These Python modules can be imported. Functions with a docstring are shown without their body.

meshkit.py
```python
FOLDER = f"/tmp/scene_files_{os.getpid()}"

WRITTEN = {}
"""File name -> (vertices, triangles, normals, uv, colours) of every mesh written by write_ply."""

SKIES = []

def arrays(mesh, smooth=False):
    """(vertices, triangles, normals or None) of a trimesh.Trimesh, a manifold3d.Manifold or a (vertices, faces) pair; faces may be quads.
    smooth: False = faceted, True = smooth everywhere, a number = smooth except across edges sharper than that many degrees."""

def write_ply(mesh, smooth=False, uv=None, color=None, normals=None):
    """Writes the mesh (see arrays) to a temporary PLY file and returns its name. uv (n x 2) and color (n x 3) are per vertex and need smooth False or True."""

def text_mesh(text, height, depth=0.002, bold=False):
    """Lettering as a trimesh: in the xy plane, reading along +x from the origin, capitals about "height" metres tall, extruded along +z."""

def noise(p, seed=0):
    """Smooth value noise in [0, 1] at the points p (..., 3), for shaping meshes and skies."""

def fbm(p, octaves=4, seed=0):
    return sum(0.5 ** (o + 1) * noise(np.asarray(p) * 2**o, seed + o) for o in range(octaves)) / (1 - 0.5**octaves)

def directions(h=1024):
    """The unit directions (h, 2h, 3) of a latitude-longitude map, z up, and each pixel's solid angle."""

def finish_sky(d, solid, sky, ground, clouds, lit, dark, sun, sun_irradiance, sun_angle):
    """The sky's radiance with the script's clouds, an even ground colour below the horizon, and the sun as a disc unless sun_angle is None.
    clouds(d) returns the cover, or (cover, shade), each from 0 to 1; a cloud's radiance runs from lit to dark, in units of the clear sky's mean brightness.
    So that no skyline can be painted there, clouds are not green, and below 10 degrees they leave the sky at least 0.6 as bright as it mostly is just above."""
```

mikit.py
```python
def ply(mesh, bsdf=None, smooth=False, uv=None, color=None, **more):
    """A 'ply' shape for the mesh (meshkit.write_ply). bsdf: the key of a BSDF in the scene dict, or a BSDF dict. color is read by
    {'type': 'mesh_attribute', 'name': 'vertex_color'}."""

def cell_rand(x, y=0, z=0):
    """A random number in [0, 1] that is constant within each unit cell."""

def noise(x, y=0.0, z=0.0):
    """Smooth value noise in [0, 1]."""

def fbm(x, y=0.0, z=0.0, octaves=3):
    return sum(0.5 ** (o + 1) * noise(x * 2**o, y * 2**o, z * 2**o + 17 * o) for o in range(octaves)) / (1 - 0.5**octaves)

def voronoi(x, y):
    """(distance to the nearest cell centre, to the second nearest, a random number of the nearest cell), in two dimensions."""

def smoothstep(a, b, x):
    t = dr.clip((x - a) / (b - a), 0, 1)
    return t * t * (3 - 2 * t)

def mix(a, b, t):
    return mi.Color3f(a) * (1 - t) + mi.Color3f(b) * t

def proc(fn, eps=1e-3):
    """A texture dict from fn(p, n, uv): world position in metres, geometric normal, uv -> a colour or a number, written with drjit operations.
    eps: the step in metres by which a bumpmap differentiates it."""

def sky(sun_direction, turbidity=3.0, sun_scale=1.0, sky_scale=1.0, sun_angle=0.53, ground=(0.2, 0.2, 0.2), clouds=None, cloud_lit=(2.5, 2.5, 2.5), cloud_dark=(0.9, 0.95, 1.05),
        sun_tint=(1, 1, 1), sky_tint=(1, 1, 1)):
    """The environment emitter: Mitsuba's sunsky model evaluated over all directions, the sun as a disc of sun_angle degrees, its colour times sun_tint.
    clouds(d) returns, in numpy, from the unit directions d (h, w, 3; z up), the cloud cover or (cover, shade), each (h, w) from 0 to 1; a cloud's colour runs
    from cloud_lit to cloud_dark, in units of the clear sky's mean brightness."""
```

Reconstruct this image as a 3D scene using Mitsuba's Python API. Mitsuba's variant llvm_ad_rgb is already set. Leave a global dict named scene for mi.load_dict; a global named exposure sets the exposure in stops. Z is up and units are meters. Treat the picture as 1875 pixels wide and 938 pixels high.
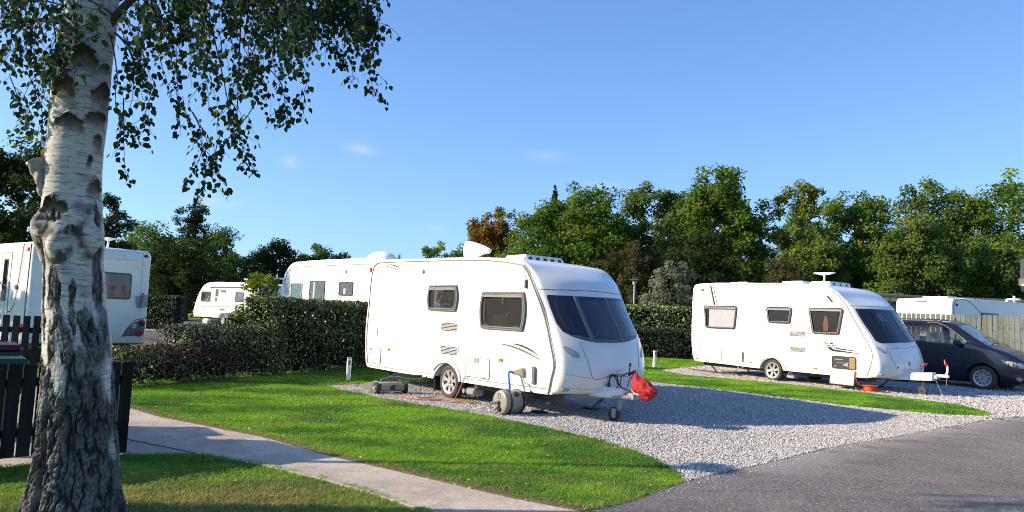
import math, random
import numpy as np, trimesh, shapely, manifold3d, drjit as dr
import mitsuba as mi
import mikit, meshkit, shapely.affinity
from shapely.geometry import Polygon, Point, LineString, box as sbox
from scipy.interpolate import CubicSpline
import sys
_PART = globals().get('_PART', None)

scene, labels = {}, {}
rng = np.random.default_rng(7)
T4 = mi.ScalarTransform4f

# ------------------------------------------------------------------ camera, sky, exposure
CAM = np.array([0, 0, 1.5]); PITCH = math.atan(109 / 1300); ROLL = math.atan(0.044)
_f = np.array([0, math.cos(PITCH), math.sin(PITCH)])
_u = np.cross([1., 0, 0], _f)
_r = math.cos(ROLL) * np.array([1., 0, 0]) + math.sin(ROLL) * _u
_up = np.cross(_r, _f)
scene['camera'] = {'type': 'perspective', 'fov': math.degrees(2 * math.atan(937.5 / 1300)), 'fov_axis': 'x',
                   'to_world': T4().look_at(origin=CAM.tolist(), target=(CAM + _f).tolist(), up=_up.tolist()),
                   'near_clip': 0.1, 'far_clip': 1500.0}
SUN = (-2.37, -0.31, 1.0)


def clouds(d):
    """A few faint wisps low over the trees."""
    n = meshkit.fbm(d * np.array([16, 16, 44.]), 4, 3)
    c = np.zeros(d.shape[:2])
    for v, w, h, s in (((-.384, .914, .130), .030, .006, .75), ((-.213, .953, .216), .020, .008, .5), ((-.299, .935, .191), .011, .007, .55),
                       ((-.107, .988, .116), .016, .006, .35), ((.041, .974, .224), .03, .008, .16), ((.12, .97, .185), .03, .008, .2)):
        v = np.array(v) / np.linalg.norm(v)
        e = np.array([v[1], -v[0], 0]); e /= np.linalg.norm(e)
        q = np.cross(e, v)
        g = np.exp(-((d @ e) / w) ** 2 - ((d @ q) / h) ** 2) * ((d @ v) > 0)
        c = np.maximum(c, s * g * np.clip((n - .25) * 3, 0, 1))
    return np.clip(c, 0, 1)


scene['sky'] = mikit.sky(SUN, turbidity=3, clouds=clouds, cloud_lit=(1.55, 1.75, 1.95), sky_tint=(.79, .98, 1.33), sun_tint=(1.03, 1.13, 1.34))
labels['sky'] = {'kind': 'structure'}
exposure = 2.65


# ------------------------------------------------------------------ helpers
def add(key, mesh, mat, smooth=False, label=None, cat=None, group=None, kind=None, color=None, M=None, **more):
    """One entry of the scene; a taken key gets _001, _002 ..."""
    k, i = key, 0
    while k in scene:
        i += 1
        k = '%s_%03d' % (key, i)
    d = mikit.ply(mesh, mat, smooth, color=color, **more)
    if M is not None:
        d['to_world'] = T4(np.asarray(M).tolist())
    scene[k] = d
    tag(k, label, cat, group, kind)
    return k


def tag(k, label=None, cat=None, group=None, kind=None):
    t = {a: b for a, b in (('label', label), ('category', cat), ('group', group), ('kind', kind)) if b}
    if t:
        labels.setdefault(k, {}).update(t)


def again(src, key, M):
    """A copy of an entry under its own key, moved."""
    k, i = key, 0
    while k in scene:
        i += 1
        k = '%s_%03d' % (key, i)
    scene[k] = {**scene[src], 'to_world': T4(np.asarray(M).tolist())}
    return k


def pose(x, y, z=0., X=(1, 0)):
    """Local frame at (x, y, z) whose X axis has the plan direction X."""
    a = np.array(X, float) / np.hypot(*X)
    M = np.eye(4); M[:3, 0] = [a[0], a[1], 0]; M[:3, 1] = [-a[1], a[0], 0]; M[:3, 3] = [x, y, z]
    return M


def cat(ms):
    vs, fs, n = [], [], 0
    for m in ms:
        vs.append(np.asarray(m.vertices)); fs.append(np.asarray(m.faces) + n); n += len(m.vertices)
    return trimesh.Trimesh(np.vstack(vs), np.vstack(fs), process=False)


def bx(x0, x1, y0, y1, z0, z1, b=0.):
    lo, hi = np.array([x0, y0, z0], float), np.array([x1, y1, z1], float)
    if b <= 0:
        m = trimesh.creation.box(extents=hi - lo); m.apply_translation((lo + hi) / 2); return m
    b = min(b, .49 * (hi - lo).min())
    P = []
    for k in range(3):
        l, h = lo + b, hi - b
        l, h = l.copy(), h.copy(); l[k], h[k] = lo[k], hi[k]
        P += [[(l, h)[i][0], (l, h)[j][1], (l, h)[q][2]] for i in (0, 1) for j in (0, 1) for q in (0, 1)]
    return trimesh.convex.convex_hull(np.array(P))


def frames(P):
    P = np.asarray(P, float)
    t = np.gradient(P, axis=0); t /= np.maximum(np.linalg.norm(t, axis=1, keepdims=True), 1e-9)
    a = np.array([0, 0, 1.]) if abs(t[0, 2]) < .9 else np.array([1., 0, 0])
    N = []
    for q in t:
        a = a - q * (a @ q); a /= max(np.linalg.norm(a), 1e-9); N.append(a)
    N = np.array(N)
    return P, N, np.cross(t, N)


def tube(P, r, sides=8, cap=True):
    P, N, B = frames(P)
    n = len(P); r = np.broadcast_to(np.asarray(r, float), (n,))
    ang = np.arange(sides) * 2 * np.pi / sides
    V = P[:, None] + r[:, None, None] * (np.cos(ang)[None, :, None] * N[:, None] + np.sin(ang)[None, :, None] * B[:, None])
    V = V.reshape(-1, 3)
    i, j = np.meshgrid(np.arange(n - 1), np.arange(sides), indexing='ij')
    a, b = i * sides + j, i * sides + (j + 1) % sides
    F = np.vstack([np.stack([a, b, b + sides], -1).reshape(-1, 3), np.stack([a, b + sides, a + sides], -1).reshape(-1, 3)])
    if cap:
        V = np.vstack([V, P[0], P[-1]]); k = n * sides
        j = np.arange(sides)
        F = np.vstack([F, np.stack([np.full(sides, k), (j + 1) % sides, j], 1), np.stack([np.full(sides, k + 1), (n - 1) * sides + j, (n - 1) * sides + (j + 1) % sides], 1)])
    return trimesh.Trimesh(V, F, process=False)


def spline(P, n):
    P = np.asarray(P, float)
    s = np.r_[0, np.cumsum(np.linalg.norm(np.diff(P, axis=0), axis=1))]
    return CubicSpline(s, P, axis=0)(np.linspace(0, s[-1], n))


def chord(P, n):
    P = np.asarray(P, float)
    s = np.r_[0, np.cumsum(np.linalg.norm(np.diff(P, axis=0), axis=1))]
    t = np.linspace(0, s[-1], n)
    return np.stack([np.interp(t, s, P[:, k]) for k in range(P.shape[1])], 1)


def extr(poly, h):
    ms = [trimesh.creation.extrude_polygon(g, h, engine='earcut') for g in getattr(poly, 'geoms', [poly]) if g.area > 1e-9]
    return cat(ms)


def side(poly, out, thick):
    """A polygon in (u, z) as a plate on the near side: its outer face stands 'out' proud of v = 0."""
    m = extr(poly, thick); v = m.vertices
    m.vertices = np.stack([v[:, 0], -v[:, 2] - (out - thick), v[:, 1]], 1)
    return m


def pane(poly, out):
    """A single sheet of glass on the near side."""
    v, f = trimesh.creation.triangulate_polygon(poly, engine='earcut')
    return trimesh.Trimesh(np.stack([v[:, 0], np.full(len(v), -out), v[:, 1]], 1), f, process=False)


def endp(poly, u, thick):
    """A polygon in (v, z) as a plate whose outer face stands at +u + thick."""
    m = extr(poly, thick); v = m.vertices
    m.vertices = np.stack([u + v[:, 2], v[:, 0], v[:, 1]], 1)
    return m


def rrect(x0, x1, y0, y1, r):
    return sbox(x0 + r, y0 + r, x1 - r, y1 - r).buffer(r, quad_segs=5)


def barrel(x0, x1, y0, y1, b, r=.03):
    n = 9; t = np.linspace(0, 1, n); a = 4 * b * t * (1 - t)
    P = list(zip(x0 - a, y0 + (y1 - y0) * t)) + list(zip((x1 + a)[::-1], (y0 + (y1 - y0) * t)[::-1]))
    return Polygon(P).buffer(-r).buffer(r, quad_segs=4)


def lathe(prof, n=32, axis='y'):
    """Revolves (radius, height) about an axis."""
    prof = np.asarray(prof, float); a = np.arange(n) * 2 * np.pi / n
    V = np.stack([prof[:, None, 0] * np.cos(a), prof[:, None, 0] * np.sin(a), np.repeat(prof[:, None, 1], n, 1)], -1).reshape(-1, 3)
    i, j = np.meshgrid(np.arange(len(prof) - 1), np.arange(n), indexing='ij')
    p, q = i * n + j, i * n + (j + 1) % n
    F = np.vstack([np.stack([p, q, q + n], -1).reshape(-1, 3), np.stack([p, q + n, p + n], -1).reshape(-1, 3)])
    m = trimesh.Trimesh(V, F, process=False)
    if axis == 'y':
        m.vertices = np.stack([m.vertices[:, 0], -m.vertices[:, 2], m.vertices[:, 1]], 1)
    elif axis == 'x':
        m.vertices = np.stack([m.vertices[:, 2], m.vertices[:, 0], m.vertices[:, 1]], 1)
    return m


def mesh_of(man):
    m = man.to_mesh()
    return trimesh.Trimesh(np.array(m.vert_properties[:, :3]), np.array(m.tri_verts), process=False)


def man_of(m):
    m = trimesh.Trimesh(m.vertices, m.faces, process=True)
    return manifold3d.Manifold(manifold3d.Mesh(np.asarray(m.vertices, np.float32), np.asarray(m.faces, np.uint32)))


def disc(x, z, r, n=20):
    return Point(x, z).buffer(r, quad_segs=n // 4)


# ------------------------------------------------------------------ materials
def rgb(*c):
    return {'type': 'rgb', 'value': list(c)}


VC = {'type': 'mesh_attribute', 'name': 'vertex_color'}


def pr(name, col, rough=.5, **k):
    scene[name] = {'type': 'twosided', 'bsdf': {'type': 'principled', 'base_color': col if isinstance(col, dict) else rgb(*col), 'roughness': rough, **k}}


P_ = mikit
def body_white(p, n, uv):
    g = P_.fbm(p.x * 1.7, p.y * 1.7, p.z * 3.0)
    s = P_.fbm(p.x * 9, p.y * 9, p.z * 1.3)
    low = P_.smoothstep(.95, .3, p.z) * P_.smoothstep(.4, .75, s)
    c = P_.mix((.70, .70, .69), (.655, .655, .64), P_.smoothstep(.35, .7, g))
    return P_.mix(c, (.60, .58, .53), low * .45)


pr('m_body', mikit.proc(body_white), .22, specular=.5, clearcoat=.6, clearcoat_gloss=.95)
pr('m_white', (.78, .78, .77), .35)
pr('m_trim', (.115, .118, .125), .4)
pr('m_palegrey', (.27, .28, .29), .4)
pr('m_frame', (.062, .062, .065), .35)
pr('m_alu', (.26, .26, .265), .3, metallic=.3)
pr('m_galv', (.30, .31, .32), .45, metallic=.4)
pr('m_alloy', (.66, .66, .67), .3, metallic=.7)
pr('m_black', (.018, .018, .02), .45)
pr('m_rubber', (.045, .043, .042), .8)
pr('m_darkmetal', (.06, .06, .06), .55)
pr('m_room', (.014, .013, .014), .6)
pr('m_cream', (.52, .48, .40), .5)
pr('m_tan', (.26, .235, .19), .45)
pr('m_beige', (.235, .222, .185), .4)
pr('m_wood', (.24, .165, .09), .7)
pr('m_red', (.36, .012, .016), .35)
pr('m_redcloth', (.30, .008, .016), .75, sheen=.3)
pr('m_tail', (.50, .012, .012), .12, clearcoat=.8)
pr('m_darkred', (.10, .012, .015), .3)
pr('m_amber', (.42, .14, .006), .25)
pr('m_orange', (.50, .055, .012), .5)
pr('m_blue', (.02, .17, .62), .4)
pr('m_greyhose', (.10, .11, .11), .5)
pr('m_rail', (.20, .20, .205), .4)
pr('m_cable', (.34, .10, .05), .55)
pr('m_decal', (.022, .023, .026), .3)
pr('m_decalgrey', (.13, .137, .142), .3)
pr('m_decalpale', (.36, .40, .41), .3)
pr('m_blind', (.80, .80, .82), .8)
pr('m_curtain', (.12, .13, .18), .8)
pr('m_pinkcurtain', (.11, .08, .10), .8)
pr('m_tinted', (.010, .012, .018), .06, specular=.6)
pr('m_tintframe', (.020, .024, .045), .2)
pr('m_greenglass', (.03, .085, .08), .08, specular=.6)
pr('m_lamp', (.34, .37, .41), .12, clearcoat=1.)
pr('m_carpaint', (.014, .015, .028), .16, metallic=.3, specular=.6, clearcoat=1., clearcoat_gloss=.98)
pr('m_cartrim', (.02, .02, .022), .5)
pr('m_seat', (.05, .048, .046), .8)
pr('m_bin', (.012, .045, .025), .5)
pr('m_binred', (.05, .008, .012), .5)
pr('m_roofgrey', (.07, .075, .07), .7)
scene['m_pane'] = {'type': 'thindielectric', 'int_ior': 1.3, 'specular_transmittance': rgb(.68, .67, .70)}
scene['m_carglass'] = {'type': 'thindielectric', 'int_ior': 1.5, 'specular_transmittance': rgb(.72, .80, .78)}
scene['m_privacy'] = {'type': 'thindielectric', 'int_ior': 1.5, 'specular_transmittance': rgb(.35, .35, .38)}


def wood_fn(dark, light, sx):
    def f(p, n, uv):
        g = P_.fbm(p.x * 31, p.y * 31, p.z * 2.2)
        b = P_.noise(p.x * 7.1, p.y * 7.1, 3.)
        k = P_.fbm(p.x * 3, p.y * 3, p.z * 5)
        c = P_.mix(dark, light, P_.smoothstep(.25, .75, g * .7 + b * .45))
        return P_.mix(c, mi.Color3f(*[v * .55 for v in dark]), P_.smoothstep(.6, .8, k) * .6)
    return f


pr('m_picket', mikit.proc(wood_fn((.080, .090, .074), (.155, .170, .148), 1)), .85)
pr('m_darkwood', mikit.proc(wood_fn((.006, .0075, .0075), (.017, .020, .019), 1)), .7, specular=.12)

pr('m_leafvc', VC, .45, specular=.35)
scene['m_leaf'] = {'type': 'principledthin', 'base_color': VC, 'roughness': .5, 'diff_trans': .9, 'spec_trans': 0.}
scene['m_grass'] = {'type': 'principledthin', 'base_color': VC, 'roughness': .55, 'diff_trans': .8, 'spec_trans': 0.}
pr('m_stone', VC, .8)
pr('m_bark', VC, .85)


def ground_fn(p, n, uv):
    g = P_.fbm(p.x * 1.1, p.y * 1.1, 1.)
    h = P_.fbm(p.x * 16, p.y * 16, 2.)
    c = P_.mix((.10, .19, .03), (.15, .25, .04), g)
    return P_.mix(c, (.07, .08, .025), P_.smoothstep(.55, .8, h) * .6)


pr('m_ground', mikit.proc(ground_fn), .95, specular=.1)


def gravelbed_fn(p, n, uv):
    d1, d2, r = P_.voronoi(p.x * 42, p.y * 42)
    c = P_.mix((.16, .15, .15), (.46, .44, .44), r)
    return c * (.35 + .65 * P_.smoothstep(.02, .25, d2 - d1))


pr('m_gravelbed', mikit.proc(gravelbed_fn), .9, specular=.1)


def asphalt_fn(p, n, uv):
    d1, d2, r = P_.voronoi(p.x * 68, p.y * 68)
    big = P_.fbm(p.x * .55, p.y * .9, 5.)
    mid = P_.fbm(p.x * 4, p.y * 4, 2.)
    c = P_.mix((.100, .092, .093), (.185, .170, .168), r * r)
    c = c * (.70 + .6 * big) * (.80 + .4 * mid)
    c = P_.mix(c, (.30, .28, .27), P_.smoothstep(.93, .985, r) * .7)
    d = (p.x - 1.74) * .66 - (p.y - 6.9) * .752
    dust = P_.smoothstep(.75, -.15, d) * P_.smoothstep(.25, .6, P_.fbm(p.x * 2.2, p.y * 2.2, 8.)) * P_.smoothstep(1.8, 3.2, p.x)
    return P_.mix(c, (.29, .265, .25), dust * .6)


def asphalt_h(p, n, uv):
    return P_.noise(p.x * 110, p.y * 110) * .004 + P_.noise(p.x * 45, p.y * 45) * .002


def concrete_fn(p, n, uv):
    big = P_.fbm(p.x * 1.3, p.y * 1.3, 9.)
    mid = P_.fbm(p.x * 7, p.y * 7, 4.)
    d1, d2, r = P_.voronoi(p.x * 70, p.y * 70)
    c = P_.mix((.33, .285, .235), (.45, .39, .325), P_.smoothstep(.3, .7, big * .6 + mid * .4))
    c = c * (.86 + .28 * r)
    w = P_.fbm(p.x * 2.3 + 7, p.y * 2.3, 1.)
    crack = P_.smoothstep(.012, .003, dr.abs(w - .5)) * P_.smoothstep(.5, .62, P_.fbm(p.x * .8, p.y * .8, 3.))
    return c * (1 - .18 * crack)


def concrete_h(p, n, uv):
    return P_.noise(p.x * 90, p.y * 90) * .003 + P_.fbm(p.x * 20, p.y * 20) * .003


scene['m_asphalt'] = {'type': 'bumpmap', 'arbitrary': mikit.proc(asphalt_h, 2e-3), 'scale': 1.0, 'bsdf': {'type': 'principled', 'base_color': mikit.proc(asphalt_fn), 'roughness': .8, 'specular': .3}}
scene['m_concrete'] = {'type': 'bumpmap', 'arbitrary': mikit.proc(concrete_h, 2e-3), 'scale': 1.0, 'bsdf': {'type': 'principled', 'base_color': mikit.proc(concrete_fn), 'roughness': .9, 'specular': .15}}
# ------------------------------------------------------------------ the ground
def sheet(key, poly, z, mat, **k):
    poly = poly.buffer(0)
    ms = []
    for g in getattr(poly, 'geoms', [poly]):
        v, f = trimesh.creation.triangulate_polygon(g, engine='earcut')
        ms.append(trimesh.Trimesh(np.c_[v, np.full(len(v), z)], f, process=False))
    m = cat(ms)
    if m.face_normals[:, 2].mean() < 0:
        m.faces = m.faces[:, ::-1]
    add(key, m, mat, **k)


PATH_UP = [(-5.96, 10.57), (-5.43, 10.18), (-4.37, 9.27), (-2.75, 8.25), (-1.66, 7.30), (-.58, 6.51), (.10, 6.01), (.67, 5.68)]
PATH_LOW = [(-3.56, 6.93), (-3.06, 7.16), (-2.57, 6.97), (-2.01, 6.67), (-1.52, 6.33), (-1.02, 5.94), (-.52, 5.49)]
ASPH = [(.67, 5.68), (1.11, 6.10), (1.74, 6.90), (2.41, 7.54), (2.97, 8.05), (4.09, 9.16), (5.83, 10.56), (8.37, 12.71), (9.89, 13.72)]
LAWNGRAV = [(1.76, 7.02), (1.76, 7.31), (1.65, 7.97), (1.48, 8.4), (1.14, 9.06), (.60, 9.72), (.3, 10.01), (-.2, 10.58), (-.74, 11.07), (-1.43, 11.6), (-2.14, 12.25), (-2.62, 12.78), (-3.1, 13.3), (-3.42, 13.75)]
STRIPUP = [(3.95, 21.4), (5.28, 20.4), (7.0, 19.15), (8.39, 17.6), (9.2, 16.2), (9.62, 15.2), (9.5, 14.2), (9.2, 13.65)]
STRIPLOW = [(8.97, 13.47), (8.19, 13.42), (7.54, 13.68), (6.65, 14.4), (5.79, 15.41), (4.76, 16.5), (4.0, 17.3), (3.3, 18.2), (2.6, 19.2)]
p_asph = Polygon(ASPH + [(12.5, 15.4), (17, 18.3), (24, 22), (60, 30), (60, -30), (-.2, -30), (-.2, 4.6)])
p_path = Polygon(PATH_UP + [(1.5, 5.0), (.4, 4.6)] + PATH_LOW[::-1] + [(-4.52, 6.02), (-9, 6.5), (-12, 9.5), (-7.4, 11.9)])
p_gravel = Polygon(LAWNGRAV + [(2.6, 19.2)] + STRIPLOW[::-1] + [(9.2, 13.65)] + ASPH[2:8][::-1])
p_gravel2 = Polygon([(4.75, 22.1)] + STRIPUP[1:] + [(8.97, 13.47), (8.37, 12.71)] + [(9.89, 13.72), (12.5, 15.4), (17, 18.3), (24, 22), (18.2, 20.1), (11.2, 27.2), (7.6, 26.4)])
p_lawn = Polygon([(-6.9, 11.5)] + PATH_UP + ASPH[1:3] + LAWNGRAV + [(-3.0, 14.1), (-3.2, 18.3), (-4.4, 16.6), (-6.5, 12.0)])
p_strip = Polygon(STRIPUP + STRIPLOW)
p_front = Polygon(PATH_LOW + [(.4, 4.6), (-.2, 3.6), (-5.5, 3.6), (-5.5, 5.1), (-4.52, 6.02)])
p_back = Polygon([(-3.0, 14.1), (2.6, 19.2), (3.95, 21.4), (4.75, 22.1), (7.6, 26.4), (9.5, 30.5), (5, 31), (-3.2, 18.3)])
road_far = Polygon([(-40, 22), (-16, 22), (-10.5, 21.5), (-9, 23.5), (-12, 32), (-13, 44), (-8, 60), (-40, 64)])

sheet('ground', sbox(-400, -100, 400, 900), -.02, 'm_ground', kind='structure')
sheet('asphalt_road', p_asph, .004, 'm_asphalt', kind='structure')
sheet('concrete_path', p_path, .010, 'm_concrete', kind='structure')
sheet('gravel_bed', p_gravel, .004, 'm_gravelbed', kind='structure')
sheet('far_gravel_bed', p_gravel2, .0045, 'm_gravelbed', kind='structure')
sheet('far_road', road_far, .004, 'm_asphalt', kind='structure')
sheet('lawn', p_lawn, .0, 'm_ground', kind='structure')
sheet('lawn_strip', p_strip, .012, 'm_ground', kind='structure')
sheet('front_lawn', p_front, .002, 'm_ground', kind='structure')
# pale edging stones along the front edge of the path
eg = LineString([(-2.62, 6.95), (-2.01, 6.62), (-1.52, 6.28), (-1.02, 5.89), (-.52, 5.44), (.3, 4.66)])
pos, n = 0., 0
while pos < eg.length - .2:
    a, b = eg.interpolate(pos + .006), eg.interpolate(min(pos + .62, eg.length))
    w = math.hypot(b.x - a.x, b.y - a.y)
    add('concrete_path__edging_stone', bx(0, w, -.035, .035, -.05, .026 + .004 * rng.random(), .006), 'm_concrete', M=pose(a.x, a.y, 0, (b.x - a.x, b.y - a.y)))
    pos += .63
# bare soil along the lawn's edge
def soil_fn(p, n, uv):
    return P_.mix((.10, .075, .045), (.20, .165, .10), P_.fbm(p.x * 25, p.y * 25, 3.))


pr('m_soil', mikit.proc(soil_fn), .95, specular=.05)
sheet('soil_edge', LineString(PATH_UP).buffer(.045).difference(p_asph), .0135, 'm_soil', kind='structure')
# dark joint between the path and the bin store slab
add('concrete_path__joint', tube(chord([(-5.2, 8.7, .008), (-4.1, 7.75, .008), (-3.06, 7.17, .008)], 30) + np.c_[rng.normal(0, .006, (30, 2)), np.zeros(30)], .011, 6), 'm_black')
# kerb of the far road
add('far_road__kerb', cat([bx(-26, -16.4, 33.6, 33.8, 0, .12, .02), bx(-12.6, -9.6, 23.55, 23.75, 0, .25, .02)]), 'm_concrete')


# ------------------------------------------------------------------ grass and gravel
def sample(poly, n, g):
    x0, y0, x1, y1 = poly.bounds
    k = int(n * (x1 - x0) * (y1 - y0) / poly.area) + 10
    q = np.c_[g.uniform(x0, x1, k), g.uniform(y0, y1, k)]
    return q[shapely.contains_xy(poly, q[:, 0], q[:, 1])]


def in_view(q, pad=.06):
    return np.abs(q[:, 0] / np.maximum(q[:, 1], .1)) < .76 + pad


def grass(poly, dens, h, w, g, z=0., tone=None):
    """Blades: one bent triangle pair each."""
    q = sample(poly, dens * poly.area, g)
    q = q[in_view(q) & (q[:, 1] > 3.4)]
    n = len(q)
    a = g.uniform(0, 2 * np.pi, n); lean = g.uniform(.5, 1.5, n)
    mow = meshkit.fbm(np.c_[q * np.array([1.2, 2.2]), np.zeros(n)], 4, 5)
    tuft = meshkit.fbm(np.c_[q * 9, np.ones(n)], 2, 6)
    hh = h * g.uniform(.55, 1.2, n) * (.6 + .8 * tuft)
    ww = w * g.uniform(.7, 1.3, n)
    d = np.c_[np.cos(a), np.sin(a)]; s = np.c_[-d[:, 1], d[:, 0]]
    b0 = np.c_[q - s * ww[:, None] / 2, np.full(n, z)]; b1 = np.c_[q + s * ww[:, None] / 2, np.full(n, z)]
    mid = q + d * (hh * lean * .35)[:, None]
    m0 = np.c_[mid - s * ww[:, None] * .42, z + hh * .6]; m1 = np.c_[mid + s * ww[:, None] * .42, z + hh * .6]
    tip = np.c_[q + d * (hh * lean)[:, None], z + hh * (1.05 - .45 * lean)]
    V = np.stack([b0, b1, m0, m1, tip], 1).reshape(-1, 3)
    i = np.arange(n)[:, None] * 5
    F = np.concatenate([i + [0, 1, 3], i + [0, 3, 2], i + [2, 3, 4]], 1).reshape(-1, 3)
    base = np.array([.250, .480, .050]); dry = np.array([.46, .40, .17]); deep = np.array([.110, .265, .050])
    t = np.clip((mow - .36) / .26, 0, 1)[:, None]
    c = base * t + deep * (1 - t)
    yel = (g.random(n) < .05)[:, None]
    c = np.where(yel, dry * .8, c) * g.uniform(.7, 1.3, n)[:, None]
    if tone is not None:
        k = np.clip(tone(q), 0, 1)[:, None] * (g.random(n) < .85)[:, None]
        c = c * (1 - k) + dry * g.uniform(.55, 1.1, n)[:, None] * k
    return trimesh.Trimesh(V, F, process=False), np.repeat(c, 5, 0)


def put_grass(key, parts, label):
    c = np.vstack([p[1] for p in parts])
    add(key, cat([p[0] for p in parts]), 'm_grass', label=label, cat='grass', kind='stuff', color=c)


g1 = np.random.default_rng(11)
edge = LineString(PATH_UP).buffer(.09)
near, mid_, far_ = sbox(-20, 0, 20, 8.2), sbox(-20, 8.2, 20, 11), sbox(-20, 11, 20, 40)
brown_edge = lambda q: np.maximum(np.exp(-(shapely.distance(LineString(PATH_UP), shapely.points(q)) / .13) ** 2) * .8, np.clip((meshkit.fbm(np.c_[q * 1.7, np.zeros(len(q))], 3, 25) - .60) * 4, 0, .25))
put_grass('lawn_grass', [grass(p_lawn.intersection(near), 6500, .042, .0052, g1, 0, brown_edge), grass(p_lawn.intersection(mid_), 4200, .042, .0075, g1, 0, brown_edge),
                         grass(p_lawn.intersection(far_), 2600, .042, .011, g1, 0, brown_edge)], 'short bright green mown grass between the concrete path and the gravel pitch')
put_grass('strip_grass', [grass(p_strip, 2100, .045, .014, g1, .012)], 'narrow tongue of mown grass dividing the two gravel pitches')
worn = lambda q: np.clip(1.25 - np.hypot((q[:, 0] + 2.2) / 1.7, (q[:, 1] - 5.3) / 1.1), 0, 1) * (.6 + .9 * meshkit.fbm(np.c_[q * 2.2, np.zeros(len(q))], 3, 21))
put_grass('front_grass', [grass(p_front, 6000, .05, .0055, g1, 0, worn)], 'thin worn grass around the birch trunk in front of the path')
put_grass('hedge_grass', [grass(p_back, 480, .05, .026, g1)], 'shaded grass in front of the hedges behind the caravans')

ICO = trimesh.creation.icosphere(subdivisions=0); ICO1 = ICO.vertices; ICOF = ICO.faces
OCT1 = np.array([[1, 0, 0], [-1, 0, 0], [0, 1, 0], [0, -1, 0], [0, 0, 1], [0, 0, -1.]])
OCTF = np.array([[0, 2, 4], [2, 1, 4], [1, 3, 4], [3, 0, 4], [2, 0, 5], [1, 2, 5], [3, 1, 5], [0, 3, 5]])


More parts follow.
